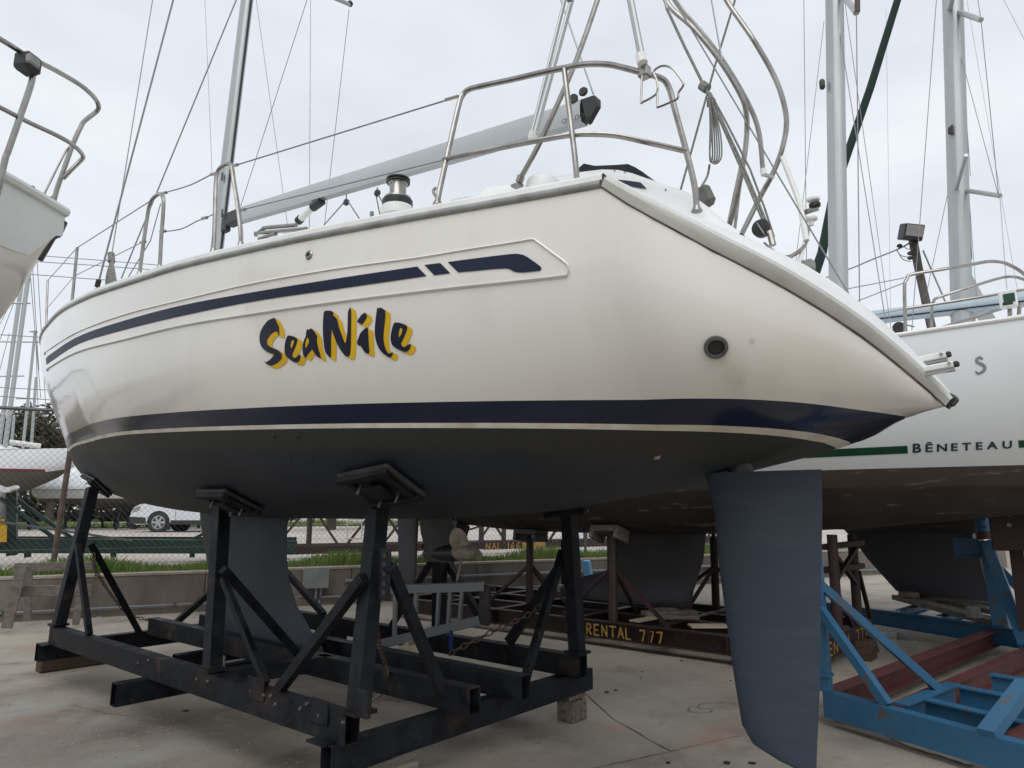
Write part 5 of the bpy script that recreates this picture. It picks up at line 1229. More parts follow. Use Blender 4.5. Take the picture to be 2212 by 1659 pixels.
# ================================================================ THIRD SAILBOAT (charcoal bottom, far right)
V3 = 12.4
H3 = Hull(V3, tab((-6, .03), (-5, .6), (-3, 1.25), (0, 1.65), (3, 1.7), (6, 1.4), (7, 1.2)), tab((-6, 3.5), (0, 3.15), (7, 3.05)), tab((-6, 3.2), (-5, 2.3), (-2, 1.55), (0, 1.33), (2, 1.3), (4.5, 1.38), (7, 1.95)), tab((-6, 1.4), (0, 2.6), (7, 2.5)), [-6 + .5 * i for i in range(27)])
B3 = thing('sailboat', P(1, V3, 1.3), 'sailboat with big charcoal keel standing behind the blue post at the far right', 'sailboat')
H3.band(H3.zt, lambda u: 2.0, 10).build('topsides', 'whiteb', B3, merge=True, angle=60)
H3.band(lambda u: 2.0, H3.zk, 14, 2.).build('hull_bottom', 'anti2', B3, merge=True, angle=60)
H3.deck().build('deck', 'gelw', B3)
ku = lambda x, y: av(x, y, V3).y
kp = [(1.42, 1150), (1.1, 1185), (.8, 1222), (.55, 1252), (.36, 1281), (.27, 1299)]
def zr(x, y): return av(x, y, V3).z
rows = []
foil([(zr(1812, 1137) + .1, ku(1812, 1137) + .05, ku(2110, 1137), .14, V3), (zr(1850, 1168), ku(1845, 1168), ku(2112, 1168), .14, V3), (zr(1880, 1208), ku(1874, 1208), ku(2118, 1208), .14, V3), (zr(1915, 1250), ku(1912, 1250), ku(2128, 1250), .13, V3), (zr(1938, 1276), ku(1936, 1278), ku(2134, 1278), .12, V3), (zr(1990, 1290), ku(1985, 1290), ku(2150, 1292), .08, V3)], 'keel', 'anti3', B3, n=12)
MB().prism([av(x, y, V3 - .2) for x, y in ((2105, 1141), (2112, 1150), (2118, 1178), (2106, 1170), (2100, 1158))], (.03, 0, 0)).build('anode_plate', 'white', B3, smooth=False)
m3 = ell(av(2080, 760, V3), av(2040, -620, V3), .1, .15).build('mast', 'alu', B3)
for a, va, b, vb, r in (((2068, 25), V3, (2119, 43), V3 - .8, .04), ((2084, 411), V3, (2160, 423), V3 - .8, .035), ((2066, 408), V3 - .1, (2087, 335), V3 - .9, .028), ((2052, 18), V3 - .1, (2060, -20), V3 - .9, .045)):
    MB().tube([av(*a, va), av(*b, vb)], r, 8).build('spreader', 'alu', B3)
MB().prism([av(x, y, V3 - .16) for x, y in ((2048, 276), (2058, 268), (2059, 288), (2047, 286))], (.1, 0, 0)).build('deck_lamp', 'black', B3, smooth=False)
bm3 = MB().tube([av(1870, 688, V3), av(2300, 636, V3)], .115, 14).build('boom', 'lblue', B3)
MB().tube([av(1872, 692, V3 - .11), av(2300, 640, V3 - .11)], .012, 6).build('boom_seam', 'navy', bm3)
MB().prism([av(x, y, V3 + .3) for x, y in ((2089, 574), (2162, 708), (2080, 716))], (.02, 0, 0)).build('sail_corner', 'flag', B3, smooth=False)
wires([((2025, -30), V3, (1968, 735), 11.5, .006), ((2108, -30), V3, (2119, 42), V3 - .8, .006), ((2119, 43), V3 - .8, (2157, 420), V3 - .8, .006), ((2160, 423), V3 - .8, (2182, 720), 11, .006), ((2070, 100), V3, (2156, 420), V3 - .8, .005), ((2070, -20), V3, (2096, 380), V3, .005), ((2076, 110), V3, (2100, 560), V3, .005), ((1948, 415), V3, (2052, 120), V3, .005) if 0 else ((2000, 640), V3, (2048, 415), V3, .005),
       ((2076, 190), V3, (2110, 650), V3, .004), ((1914, 20), 14, (1924, 700), 14, .003), ((2158, -20), 14, (2215, 90), 14, .004), ((2085, -20), 14, (2200, 640), 14, .003)], name='shroud', parent=B3)
fs = MB().tube([av(1960, -70, 10.8) + (av(1945, -20, 10.8) - av(1880, 190, 10.8)).normalized() * 5, av(1945, -20, 10.8), av(1880, 190, 10.8), av(1800, 420, 10.8), av(1776, 545, 10.8), av(1757, 600, 10.8)], .045, 10, r2=.075)
one('furled_headsail', fs, 'sail', av(1757, 600, 10.8), 'dark green rolled-up headsail slanting behind the thick right-hand mast', 'sail')

# ================================================================ LIGHT POLE
lp = thing('light_pole', ad(2020, 740, 17), 'leaning wooden pole carrying one square floodlight, right of the thick mast', 'light pole')
a, b = ad(2030, 790, 17), ad(1969, 510, 17); dz = (b - a).normalized()
MB().tube([a - dz * 5.6, b], .11, 12, r2=.08).build('pole', 'pole', lp)
hx = ad(1968, 502, 16.75); hw = pm(hx, 42)
hd = MB().box(hx, (hw, .28, hw * .82), Matrix.Rotation(-TH, 3, 'Z') @ Matrix.Rotation(R(6), 3, 'Y') @ Matrix.Rotation(R(20), 3, 'X')).build('floodlight', 'black', lp, bevel=.02)
rr = Matrix.Rotation(-TH, 3, 'Z') @ Matrix.Rotation(R(6), 3, 'Y') @ Matrix.Rotation(R(20), 3, 'X')
MB().box(hx + rr @ Vector((0, -.15, .03)), (hw * .85, .02, hw * .55), rr).build('lamp_glass', 'grey', hd)
MB().beam(ad(1978, 516, 16.85), ad(1992, 592, 16.85), .07, .07).build('bracket_arm', 'black', lp)
for p in ([(1971, 521), (1940, 538), (1880, 562), (1815, 588), (1600, 660), (1300, 720)], [(1994, 541), (2015, 590), (2045, 660), (2085, 770)], [(1936, 538), (1946, 552), (1966, 556)], [(1938, 541), (1950, 560), (1968, 565)], [(1952, 531), (1960, 538), (1972, 537)]):
    MB().tube(curve([ad(x, y, 16.9) for x, y in p], 4), .018 if len(p) > 3 else .01, 5).build('cable', 'wire', lp)
for x, y in ((1943, 531), (1966, 547), (1966, 557)): MB().lathe(ad(x, y, 16.85), [(.03, -.05), (.05, 0), (.03, .05)], (1, -1, .2), 8).build('insulator', 'black', lp)

# ================================================================ RED CRADLE "RENTAL 777"
RC = thing('boat_cradle', P(5.2, 8.6, .1), 'dark red steel cradle lettered RENTAL 777 under the white sailboat', 'boat cradle')
def chn(a, b, w=.1, h=.2, side=1, m='dred', par=RC, name='rail'): return MB().channel(a, b, w, h, .012, side=side).build(name, m, par, smooth=False)
chn(P(2.42, 7.5, .2), P(8.6, 7.5, .2), side=1); chn(P(2.42, 8.25, .2), P(8.6, 8.25, .2)); chn(P(2.42, 8.95, .2), P(8.6, 8.95, .2)); chn(P(2.42, 9.75, .2), P(8.6, 9.75, .2))
for u in (2.42, 3.2, 4.15, 5.3, 6.6, 7.7, 8.6): chn(P(u, 7.42, .2), P(u, 9.83, .2), side=-1 if u > 3 else 1, h=.196, name='cross_rail')
for (xb, yb, vb, xt, yt, vt) in ((1325, 1345, 7.55, 1324, 1128, 7.75), (1144, 1305, 8.2, 1145, 1150, 8.1), (1547, 1318, 9.6, 1541, 1150, 9.4)):
    b, t = av(xb, yb, vb), av(xt, yt, vt); b.z = .29
    po = MB().tube([b, b.lerp(t, .93)], .055, 12).build('post', 'dred', RC)
    MB().tube([b.lerp(t, .9), t + Vector((0, 0, .1))], .03, 10).build('screw_jack', 'dred', po)
    hb_ = b.lerp(t, .55)
    for du, dv in ((-.75, .0), (.8, .05), (.1, .75 if vb < 9 else -.75)):
        MB().beam(hb_, Vector((b.x + dv, b.y + du, .29)), .04, .04).build('brace', 'dred', po, smooth=False)
for (x, y, vv, m_) in ((1323, 1097, 7.85, 'wood'), (1148, 1122, 8.1, 'black'), (985, 1121, 8.0, 'black')):
    c = av(x, y, vv); loc, n, i, d_ = BV2.find_nearest(c)
    if n.z > 0: n = -n
    a_ = Vector((0, 1, 0)); a_ = (a_ - n * a_.dot(n)).normalized(); c_ = a_.cross(n); rot = Matrix((a_, c_, n)).transposed()
    MB().box(loc + n * .05, (.42, .3, .08), rot).build('hull_pad', m_, RC, smooth=False, bevel=.008)
    for s_ in (-1, 1): MB().box(loc + n * .13 + a_ * s_ * .18, (.06, .3, .09), rot).build('pad_block', m_, RC, smooth=False, bevel=.006)
    q_ = loc + n * .12; MB().tube([q_, Vector((q_.x, q_.y, .3))], .03, 8).build('screw_jack', 'dred', RC)
# right-hand end: twin posts with crosspieces
for x in (1803, 1846):
    b = av(x + 8, 1380 if x < 1820 else 1352, 8.1 if x < 1820 else 9.2); MB().tube([Vector((b.x, b.y, .29)), av(x - 6, 1155, b.x)], .055, 10).build('post', 'dred', RC)
for y in (1178, 1228): MB().beam(av(1778, y + 4, 8.1), av(1862, y - 6, 9.25), .07, .06).build('cross_tie', 'dred', RC, smooth=False)
for a_, b_ in (((1855, 1235, 9.2), (1880, 1335, 9.7)), ((1800, 1260, 8.2), (1840, 1352, 8.9)), ((1790, 1180, 8.1), (1850, 1262, 9.2)), ((1852, 1180, 9.2), (1800, 1262, 8.1))):
    MB().beam(av(*a_), av(*b_), .045, .045).build('brace', 'dred', RC, smooth=False)
# hand-painted lettering: strokes
ST = {'R': [[(0, 0), (0, 1), (.45, .95), (.55, .72), (.4, .52), (0, .48)], [(.2, .48), (.6, 0)]], 'E': [[(.55, 1), (0, 1), (0, 0), (.58, 0)], [(0, .5), (.45, .5)]], 'N': [[(0, 0), (0, 1), (.6, 0), (.6, 1)]],
      'T': [[(0, 1), (.75, 1)], [(.37, 1), (.37, 0)]], 'A': [[(0, 0), (.33, 1), (.66, 0)], [(.12, .38), (.54, .38)]], 'L': [[(0, 1), (0, 0), (.55, 0)]], '7': [[(0, .95), (.6, 1), (.28, 0)]], '1': [[(.1, 1), (.1, 0)]], '6': [[(.5, 1), (.12, .6), (.02, .25), (.25, 0), (.48, .2), (.4, .45), (.08, .4)]], ' ': []}
def strokes(word, fn, w, name, parent, adv=.98, gap={}):
    x = 0
    for i, ch in enumerate(word):
        mb = MB(); lay = 0
        for s_ in ST[ch]:
            for a, b in zip(s_, s_[1:]):
                dx, dy = b[0] - a[0], b[1] - a[1]; L_ = math.hypot(dx, dy); ex, ey = dx / L_ * w * .5, dy / L_ * w * .5; nx, ny = -dy / L_ * w, dx / L_ * w
                q_ = [(a[0] - ex + nx, a[1] - ey + ny), (b[0] + ex + nx, b[1] + ey + ny), (b[0] + ex - nx, b[1] + ey - ny), (a[0] - ex - nx, a[1] - ey - ny)]
                mb.add([fn(x + p, r_, .003 + .0006 * lay) for p, r_ in q_], [(0, 1, 2, 3)]); lay += 1
        if ch != ' ': mb.build(name, 'ytxt', parent, smooth=False)
        x += {' ': .7, '1': .5, 'T': 1.02, 'L': .95}.get(ch, adv)
    return x
pa, pb_ = av(1268, 1370, 7.448), av(1434, 1392, 7.448)
tot = 9.3; Lw = (pb_.y - pa.y)
strokes('RENTAL 777', lambda x, y, o: Vector((7.449 - o, pa.y + Lw * x / tot * 1.0, .135 + .12 * y)), .085, 'painted_letter', RC)
strokes('RENTAL 777', lambda x, y, o: P(2.369 - o, 7.75 + 1.75 * x / 9.3, .135 + .12 * y), .085, 'painted_letter', RC)
# packing under and on the red cradle
one('timber_block', MB().box(az(1883, 1425, 0) + Vector((0, .05, .1)), (.28, .16, .2)), 'timber', az(1883, 1425, 0), 'brown timber block under the right end of the dark red cradle', 'timber', smooth=False, bevel=.008)
wd = thing('wood_plank', az(1455, 1330, .32), 'grey planks stacked crosswise on the dark red cradle below the bulb keel', 'timber')
for (x0, y0, x1, y1, z_, w_, h_) in ((1390, 1325, 1500, 1322, .34, .2, .05), (1400, 1331, 1510, 1334, .31, .2, .05), (1420, 1318, 1475, 1312, .375, .15, .04)):
    MB().beam(az(x0, y0, z_), az(x1, y1, z_), w_, h_).build('plank', 'wood', wd, smooth=False, bevel=.004)
pw = MB().beam(az(1370, 1342, .31), az(1412, 1334, .31), .14, .02); one('plywood_sheet', pw, 'pale', az(1390, 1339, .3), 'small pale plywood offcut on the red cradle left of the planks', 'plywood', smooth=False)
pw = MB().beam(az(1490, 1352, .31), az(1570, 1352, .31), .22, .02); one('plywood_sheet', pw, 'pale', az(1530, 1352, .3), 'larger pale plywood sheet on the red cradle beside the rudder', 'plywood', smooth=False)
bc = spx(1266, 1230, -1.2)
cbx = MB(); cbx.prism([spx(x, y, -1.2) for x, y in ((1257, 1211), (1271, 1212), (1277, 1246), (1261, 1246))], (.25, .12, 0))
one('plastic_bin', cbx, 'ltblue', bc, 'light blue plastic bin standing in front of the wall behind the cradles', 'bin', smooth=False, bevel=.01)
# rubble tray
tq = [az(x, y, .0) for x, y in ((1893, 1400), (1935, 1409), (1947, 1398), (1945, 1390))]
ty = thing('mixing_tray', az(1915, 1400, 0), 'grey plastic tray of debris on the concrete right of the timber block', 'tray')
c = az(1915, 1404, 0) + Vector((.1, .0, 0))
def tray(c, sx, sy, h, rot):
    mb = MB(); q = Matrix.Rotation(rot, 3, 'Z')
    o_ = [(-sx, -sy), (sx, -sy), (sx, sy), (-sx, sy)]
    rows = [[c + q @ Vector((x * k, y * k, z)) for x, y in o_ + o_[:1]] for k, z in ((.8, 0), (1, h), (.93, h), (.76, .02))]
    mb.grid(rows); mb.add([c + q @ Vector((x * .76, y * .76, .022)) for x, y in o_], [(0, 1, 2, 3)]); return mb
tray(c, .33, .22, .15, .5).build('tray_body', 'grey', ty, smooth=False)
rb = MB()
for k in range(26): 
    p = c + Vector((random.uniform(-.22, .22), random.uniform(-.14, .14), .05)); rb.box(p, (random.uniform(.03, .08), random.uniform(.03, .08), random.uniform(.03, .07)), Matrix.Rotation(random.uniform(0, 3), 3, 'Z'))
o = rb.build('rubble', 'chips', ty, smooth=False); o['kind'] = 'stuff'

# ================================================================ BLUE CRADLE (front right)
BC = thing('boat_cradle', P(1, 7.5, .1), 'bright blue steel cradle with red cross beams at the lower right', 'boat cradle')
ZB = .25
def bz(x, y, z=ZB): return az(x, y, z)
def low(p, h): return p - Vector((0, 0, h / 2))
A_, B_ = bz(1776, 1492), bz(2212, 1609); dA = (B_ - A_).normalized(); nA = Vector((-dA.y, dA.x, 0)); 
if nA.dot(A_) < 0: nA = -nA
hR = .19
MB().channel(low(A_, hR) + nA * .05, low(B_ + dA * 1.6, hR) + nA * .05, .1, hR, .012, side=-1 if dA.cross(Vector((0, 0, 1))).dot(nA) > 0 else 1).build('front_rail', 'blue', BC, smooth=False)
def ib(x0, y0, x1, y1, m, w=.13, h=.17, z=ZB - .004, ext=0., name='cross_beam'):
    a, b = az(x0, y0, z), az(x1, y1, z); d = (b - a).normalized(); return MB().ibeam(low(a, h), low(b + d * ext, h), w, h).build(name, m, BC, smooth=False)
ib(1795, 1489, 2154, 1357, 'red')
ib(1935, 1523, 2300, 1365, 'red', w=.1, z=ZB - .008)
ib(1945, 1520, 2060, 1475, 'blue', w=.1, h=.165, z=ZB + .004)
ib(1998, 1508, 2230, 1562, 'blue', w=.1); ib(2072, 1481, 2300, 1524, 'blue', w=.1); ib(2140, 1455, 2320, 1482, 'blue', w=.1)
ib(2180, 1594, 2330, 1520, 'red', w=.12, z=ZB - .01)
ib(1700, 1288, 2150, 1352, 'blue', w=.12, h=.2, z=.3, ext=2.0, name='rear_rail')
ib(1945, 1318, 2000, 1302, 'blue', w=.14, h=.1, z=.25); ib(2035, 1330, 2080, 1318, 'blue', w=.14, h=.1, z=.25)
def bpost(b, t, w=.13, name='post', par=None, m='blue'): return MB().beam(b, t, w, w * .8, (1, 0, 0)).build(name, m, par if par is not None else BC, smooth=False, bevel=.004)
vP = az(2165, 1350, .3).x
P1_ = bpost(az(2162, 1352, .3), av(2133, 1168, vP), .16)
MB().tube([av(2126, 1160, vP), av(2118, 1106, vP)], .075, 16).build('screw_tube', 'blue', P1_)
MB().tube([av(2127, 1165, vP), av(2124, 1148, vP)], .082, 16).build('red_collar', 'red', P1_)
for y in (1122, 1138): MB().lathe(av(2126, y, vP - .076), [(.014, -.003), (.012, .002)], (-1, 0, 0), 8).build('pin_hole', 'black', P1_, smooth=False)
MB().box(av(2098, 1108, vP), (.16, .2, .05)).build('hull_pad', 'wood', P1_, bevel=.01)
MB().ibeam(av(2060, 1183, vP - .05), av(2118, 1184, vP - .05), .16, .22).build('bracket', 'blue', P1_, smooth=False)
for a_, b_, w_ in (((2132, 1172, vP - .05), (2215, 1395, vP - 1.2), .11), ((2143, 1212, vP), (2230, 1302, vP), .09)):
    MB().beam(av(*a_), av(*b_), w_, w_ * .6, (1, 0, 0)).build('brace', 'blue', P1_, smooth=False)
for y in (1290, 1325): MB().tube([av(2158, y, vP), av(2180, y - 2, vP)], .02, 8).build('loop_hook', 'blue', P1_)
MB().tube(curve([av(2167, 1325, vP - .1), av(2185, 1315, vP - .1), av(2205, 1300, vP - .1), av(2230, 1290, vP - .1)]), .035, 8).build('pipe_rail', 'blue', P1_)
vN = A_.x
P2_ = bpost(az(1779, 1490, ZB), av(1752, 1150, vN), .12)
MB().box(av(1783, 1457, vN), (.1, .1, .02)).build('bracket', 'blue', P2_)
for a_, b_ in (((1755, 1248, vN), (2029, 1490, None)), ((1750, 1285, vN), (1917, 1523, None))):
    MB().beam(av(*a_), az(b_[0], b_[1], ZB), .075, .06, (0, 0, 1)).build('brace', 'blue', P2_, smooth=False)
MB().beam(az(2132, 1588, ZB), av(2216, 1478, az(2132, 1588, ZB).x + .5), .1, .07).build('brace', 'blue', BC, smooth=False)
# timbers under the third keel
wk = thing('wood_plank', az(2050, 1310, .3), 'weathered grey planks lying on the blue rear rail below the charcoal keel', 'timber')
for (x0, y0, x1, y1, z_, w_, h_) in ((1942, 1290, 2158, 1346, .32, .22, .07), (1975, 1290, 2160, 1322, .3, .24, .07), (2000, 1293, 2165, 1308, .33, .22, .06), (1948, 1284, 1978, 1284, .4, .2, .07)):
    MB().beam(az(x0, y0, z_), az(x1, y1, z_), w_, h_).build('plank', 'wood', wk, smooth=False, bevel=.005)
mgp = az(2102, 1322, .42)
one('paint_can', MB().lathe(mgp - Vector((0, 0, .06)), [(.075, 0), (.075, .11), (.07, .115)], n=16), 'grey', mgp, 'small grey can standing on the planks beside the blue post', 'can')
# far dark-red fitting at the right edge
rx = thing('boat_stand', av(2190, 1300, 9.8), 'dark red bolted steel stand head at the right edge under the white hull', 'boat stand')
MB().box(av(2186, 1130, 9.0), (.45, .35, .55)).build('stand_head', 'dred', rx, bevel=.01)
MB().beam(av(2090 + 80, 1098, 8.8), av(2260, 1082, 8.8), .3, .05).build('top_pad', 'wood', rx, bevel=.006)
MB().beam(av(2192, 1160, 9.2), Vector((9.2, av(2192, 1160, 9.2).y, 0)), .12, .12).build('stand_leg', 'dred', rx, smooth=False)
for y in (1112, 1134): MB().lathe(av(2180, y, 8.77), [(.022, 0), (.02, .015)], (-1, 0, 0), 8).build('bolt', 'grey', rx)

# ================================================================ LEFT BOAT (only its bow reaches into the picture)
def au(x, y, u):
    d = ray(x, y); return CAM + d * (u / d.y)
UL = 4.43; TIPV = au(140, 458, UL)
BL = thing('sailboat', Vector((-2.5, UL, .9)), 'white sailboat whose flared bow and steel pulpit poke into the top left corner', 'sailboat')
def zsl(s): return TIPV.z - .02 + .0 * s
bL = tab((0, .02), (.25, .20), (.6, .42), (1.2, .78), (2.2, 1.22), (3.5, 1.55), (6, 1.7), (9.5, 1.25))
SP = [au(x, y, UL) for x, y in ((132, 478), (112, 512), (84, 560), (45, 625), (0, 702))]
zst = tab((0, TIPV.z - .1), *[(TIPV.x - p.x, p.z) for p in SP], (TIPV.x - SP[-1].x + .9, 1.95), (2.2, 1.6), (3.5, 1.35), (6, 1.25), (9.5, 1.6))
rows_t = {-1: [], 1: []}; rows_b = {-1: [], 1: []}; deckr = []
for s_ in [0, .04, .1, .18, .27, .4, .55, .75, 1, 1.3, 1.7, 2.2, 2.8, 3.5, 4.5, 6, 8, 9.5]:
    v = TIPV.x - s_; b = bL(s_); zt = zsl(s_); zk = min(zst(s_), zt - .08)
    kz = zt - min(.34, .1 + (zt - zk) * .42); kb = b * .86 - .0
    for sg in (-1, 1):
        rows_t[sg].append([Vector((v, UL + sg * b, zt)), Vector((v, UL + sg * (b * .94 + kb * .06), zt - (zt - kz) * .33)), Vector((v, UL + sg * (b * .55 + kb * .45), zt - (zt - kz) * .7)), Vector((v, UL + sg * kb, kz))])
        r = []
        for k in range(15):
            t = k / 14; z = zk + (kz - zk) * (1 - t); q_ = 1 - (1 - (z - zk) / (kz - zk)) ** (1.25 + min(1.4, s_ * .4)); r.append(Vector((v, UL + sg * kb * .985 * max(q_, 0) ** .8, z)))
        rows_b[sg].append(r)
    deckr.append([Vector((v, UL + b * k / 4, zt + .015 + .04 * (1 - abs(k) / 4))) for k in range(-4, 5)])
for sg in (-1, 1):
    pass
M['gelL'] = mat('old_white_gelcoat', (.68, .7, .68), .45, c2=(.6, .62, .6), scale=2, c3=(.2, .17, .13), s3=30, t3=(.72, .76), bump=.08, bscale=40)
M['gelS'] = mat('shaded_white_hull', (.64, .61, .56), .12, c2=(.55, .52, .47), scale=1.5, coat=.8)  # darker beige copy of the flare's gelcoat; hull side's shade is in the colour
for sg in (-1, 1):
    MB().grid(rows_t[sg]).build('topside_flare', 'gelL', BL, angle=50)
    MB().grid(rows_b[sg]).build('hull_side', 'gelS', BL, angle=50)
MB().grid(deckr).build('deck', 'gelL', BL, angle=50)
for sg in (-1, 1): MB().tube([Vector((TIPV.x - s_, UL + sg * bL(s_), zsl(s_) + .01)) for s_ in (0, .06, .15, .3, .5, .8, 1.2, 1.8, 2.6, 4, 6, 8, 9.5)], .03, 8).build('toe_rail', 'gelL', BL)
MB().tube([TIPV + Vector((.0, 0, -.06)), TIPV + Vector((-.02, 0, -.14)), au(112, 512, UL), au(84, 560, UL)], .022, 8).build('bow_rubber', 'black', BL)
foil([(1.4, UL, UL, .1, 0)], 'x', 'anti', BL) if 0 else None
kl = MB().prism([Vector((TIPV.x - a, UL - .08, z)) for a, z in ((3.6, 1.4), (6.2, 1.3), (5.9, .25), (4.6, .25))], (0, .16, 0)).build('keel', 'anti', BL, smooth=False)
for vv in (-3.2, -6.6):
    MB().beam(Vector((vv, UL + .9, 0)), Vector((vv, UL + .9, 1.75)), .08, .08).build('stand_leg', 'dred', BL, smooth=False); MB().beam(Vector((vv, UL - .9, 0)), Vector((vv, UL - .9, 1.75)), .08, .08).build('stand_leg', 'dred', BL, smooth=False)
MB().box(Vector((TIPV.x - 5.3, UL, .12)), (1.6, .5, .24)).build('keel_block', 'timber', BL, smooth=False)
def tl(lst, r, name, m='steel', par=None, k=6): return MB().tube(curve([au(x, y, u) for x, y, u in lst], k), r, 10).build(name, m, par if par is not None else BL)
un = UL - .38
pl = tl([(-60, 52, un - .25), (0, 84, un - .18), (60, 121, un - .1), (120, 152, un), (168, 180, un + .1), (190, 197, un + .18), (207, 215, un + .28), (213, 231, un + .33), (207, 242, un + .38), (182, 262, un + .38), (174, 275, un + .38), (158, 310, un + .36), (140, 360, un + .36), (122, 412, un + .36), (113, 450, un + .36)], .0135, 'bow_pulpit')
tl([(-60, 204, un - .2), (0, 232, un - .12), (60, 263, un - .04), (120, 291, un + .05), (152, 309, un + .12), (170, 324, un + .2), (179, 337, un + .28), (176, 345, un + .3), (155, 366, un + .33), (136, 386, un + .36)], .012, 'pulpit_rail', par=pl)
tl([(73, 140, un - .1), (68, 178, un - .1), (45, 247, un - .08), (18, 325, un - .05), (12, 340, un - .05), (2, 384, un - .05), (-6, 420, un - .03)], .015, 'pulpit_leg', par=pl)
tl([(151, 318, un + .36), (140, 330, un + .36), (90, 430, un + .4)], .006, 'pulpit_wire', par=pl)
c = au(60, 138, un - .12); nl_ = MB().box(c, (.1, .1, .1), Matrix.Rotation(.5, 3, 'Z')).build('navigation_light', 'black', BL, bevel=.02)
MB().box(c + Vector((.01, -.045, .0)), (.07, .03, .05), Matrix.Rotation(.5, 3, 'Z')).build('light_lens', 'grey', nl_, bevel=.008)
for x, y in ((66, 417), (94, 436), (111, 440)): MB().tube([au(x, y + 4, UL), au(x + 4, y - 14, UL)], .014, 8).build('deck_fitting', 'black', BL)

# ================================================================ BEHIND THE FENCE
def lotz(p):
    t = (Vector(p) - W0).dot(WN)
    for a, b in zip(((.1, WH - .06), (1.7, WH - .05), (4, WH - .02), (13, .9), (40, .95)), ((1.7, WH - .05), (4, WH - .02), (13, .9), (40, .95), (1500, 1.0))):
        if t <= b[0]: return a[1] + (b[1] - a[1]) * (t - a[0]) / (b[0] - a[0])
    return 1.0
GC = thing('boat_cradle', spx(200, 1192, 3.), 'dark green steel cradle beam running behind the fence at the left', 'boat cradle')
def gz(x0, y0, x1, y1, t, w, h, m='green', name='beam', par=GC): return MB().beam(spx(x0, y0, t), spx(x1, y1, t), w, h).build(name, m, par, smooth=False)
gz(-120, 1178, 640, 1182, 3.0, .2, .27, name='main_beam'); gz(-120, 1164, 640, 1165, 3.6, .1, .1, name='rear_beam')
for x in (60, 245, 415, 600): gz(x, 1188, x, 1204, 3.0, .12, .1, name='foot')
gz(26, 1060, 26, 1200, 3.0, .16, .16, name='post'); gz(0, 1076, 120, 1164, 2.9, .07, .07, name='brace'); gz(34, 1078, 162, 1167, 3.2, .07, .07, name='brace'); gz(-20, 1124, 285, 1168, 2.7, .04, .04, 'galv', 'long_pole'); gz(445, 1150, 395, 1176, 3.3, .06, .06, name='brace')
pdm = MB().prism([spx(x, y, 2.6) for x, y in ((-20, 1042), (0, 1050), (15, 1053), (33, 1048), (34, 1054), (16, 1064), (0, 1062), (-20, 1056))], WN * .35).build('hull_pad', 'white', GC, smooth=False)
MB().prism([spx(x, y, 2.7) for x, y in ((-30, 1122), (10, 1121), (10, 1134), (15, 1134), (14, 1171), (-30, 1171))], WN * .02).build('yellow_panel', mat('yellow_board', (.6, .34, .02), .6, c2=(.5, .28, .02), scale=8), GC, smooth=False)
MB().lathe(spx(4, 1120, 3.3), [(.14, 0), (.16, .1), (.15, .5), (.05, .56)], n=12).build('float', 'grey', GC)
# red cradle lettered 166
R6 = thing('boat_cradle', spx(1000, 1195, 3.2), 'long dark red cradle with X braces and yellow NAL 166 lettering behind the fence', 'boat cradle')
M['dr6'] = M['dred']
gz(600, 1190, 1045, 1178, 3.0, .14, .17, 'dred', 'main_beam', R6); gz(1045, 1178, 1760, 1160, 3.0, .14, .2, 'dred', 'main_beam', R6)
gz(600, 1180, 1700, 1158, 4.6, .12, .1, 'dred', 'rear_beam', R6)
def ptt(s, t, z): return wp(s, t, z)
sA, sB = (spx(640, 1180, 3.0) - W0).dot(WD), (spx(1540, 1170, 3.0) - W0).dot(WD)
zb6 = spx(900, 1180, 3.0).z
n6 = 9
for i in range(n6 + 1):
    s_ = sA + (sB - sA) * i / n6; t_ = 3.0 if i % 2 else 4.5
    MB().beam(ptt(s_ + .5, t_, zb6), ptt(s_ + .5, t_, zb6 + 1.25), .09, .09).build('post', 'dred', R6, smooth=False)
    MB().beam(ptt(s_ - .25, t_, zb6), ptt(s_ + .48, t_, zb6 + .95), .05, .05).build('brace', 'dred', R6, smooth=False)
    MB().beam(ptt(s_ + 1.2, t_, zb6), ptt(s_ + .52, t_, zb6 + .95), .05, .05).build('brace', 'dred', R6, smooth=False)
p0_, p1_ = spx(1050, 1187.5, 2.92), spx(1124, 1184, 2.92); Lv = p1_ - p0_
strokes('NAL 166', lambda x, y, o: p0_ + Lv * (x / 5.75) + Vector((0, 0, .15 * y)) - WN * o, .09, 'painted_letter', R6)
MB().prism([spx(x, y, 2.9) for x, y in ((1127, 1172), (1178, 1171), (1178, 1184), (1128, 1186))], WN * -.01).build('yellow_panel', 'ytxt', R6, smooth=False)
sf = thing('sign_frame', spx(766, 1164, .95), 'small white rectangular wire frame hung on the fence between keel and near post', 'frame')
cs_ = [spx(x, y, .95) for x, y in ((751, 1122), (782, 1121), (781, 1163), (749, 1164))]
for a, b in zip(cs_, cs_[1:] + cs_[:1]): MB().tube([a, b], .012, 6).build('frame_bar', 'white', sf)
MB().tube([spx(751, 1130, .95), spx(781, 1129, .95)], .012, 6).build('frame_bar', 'white', sf)

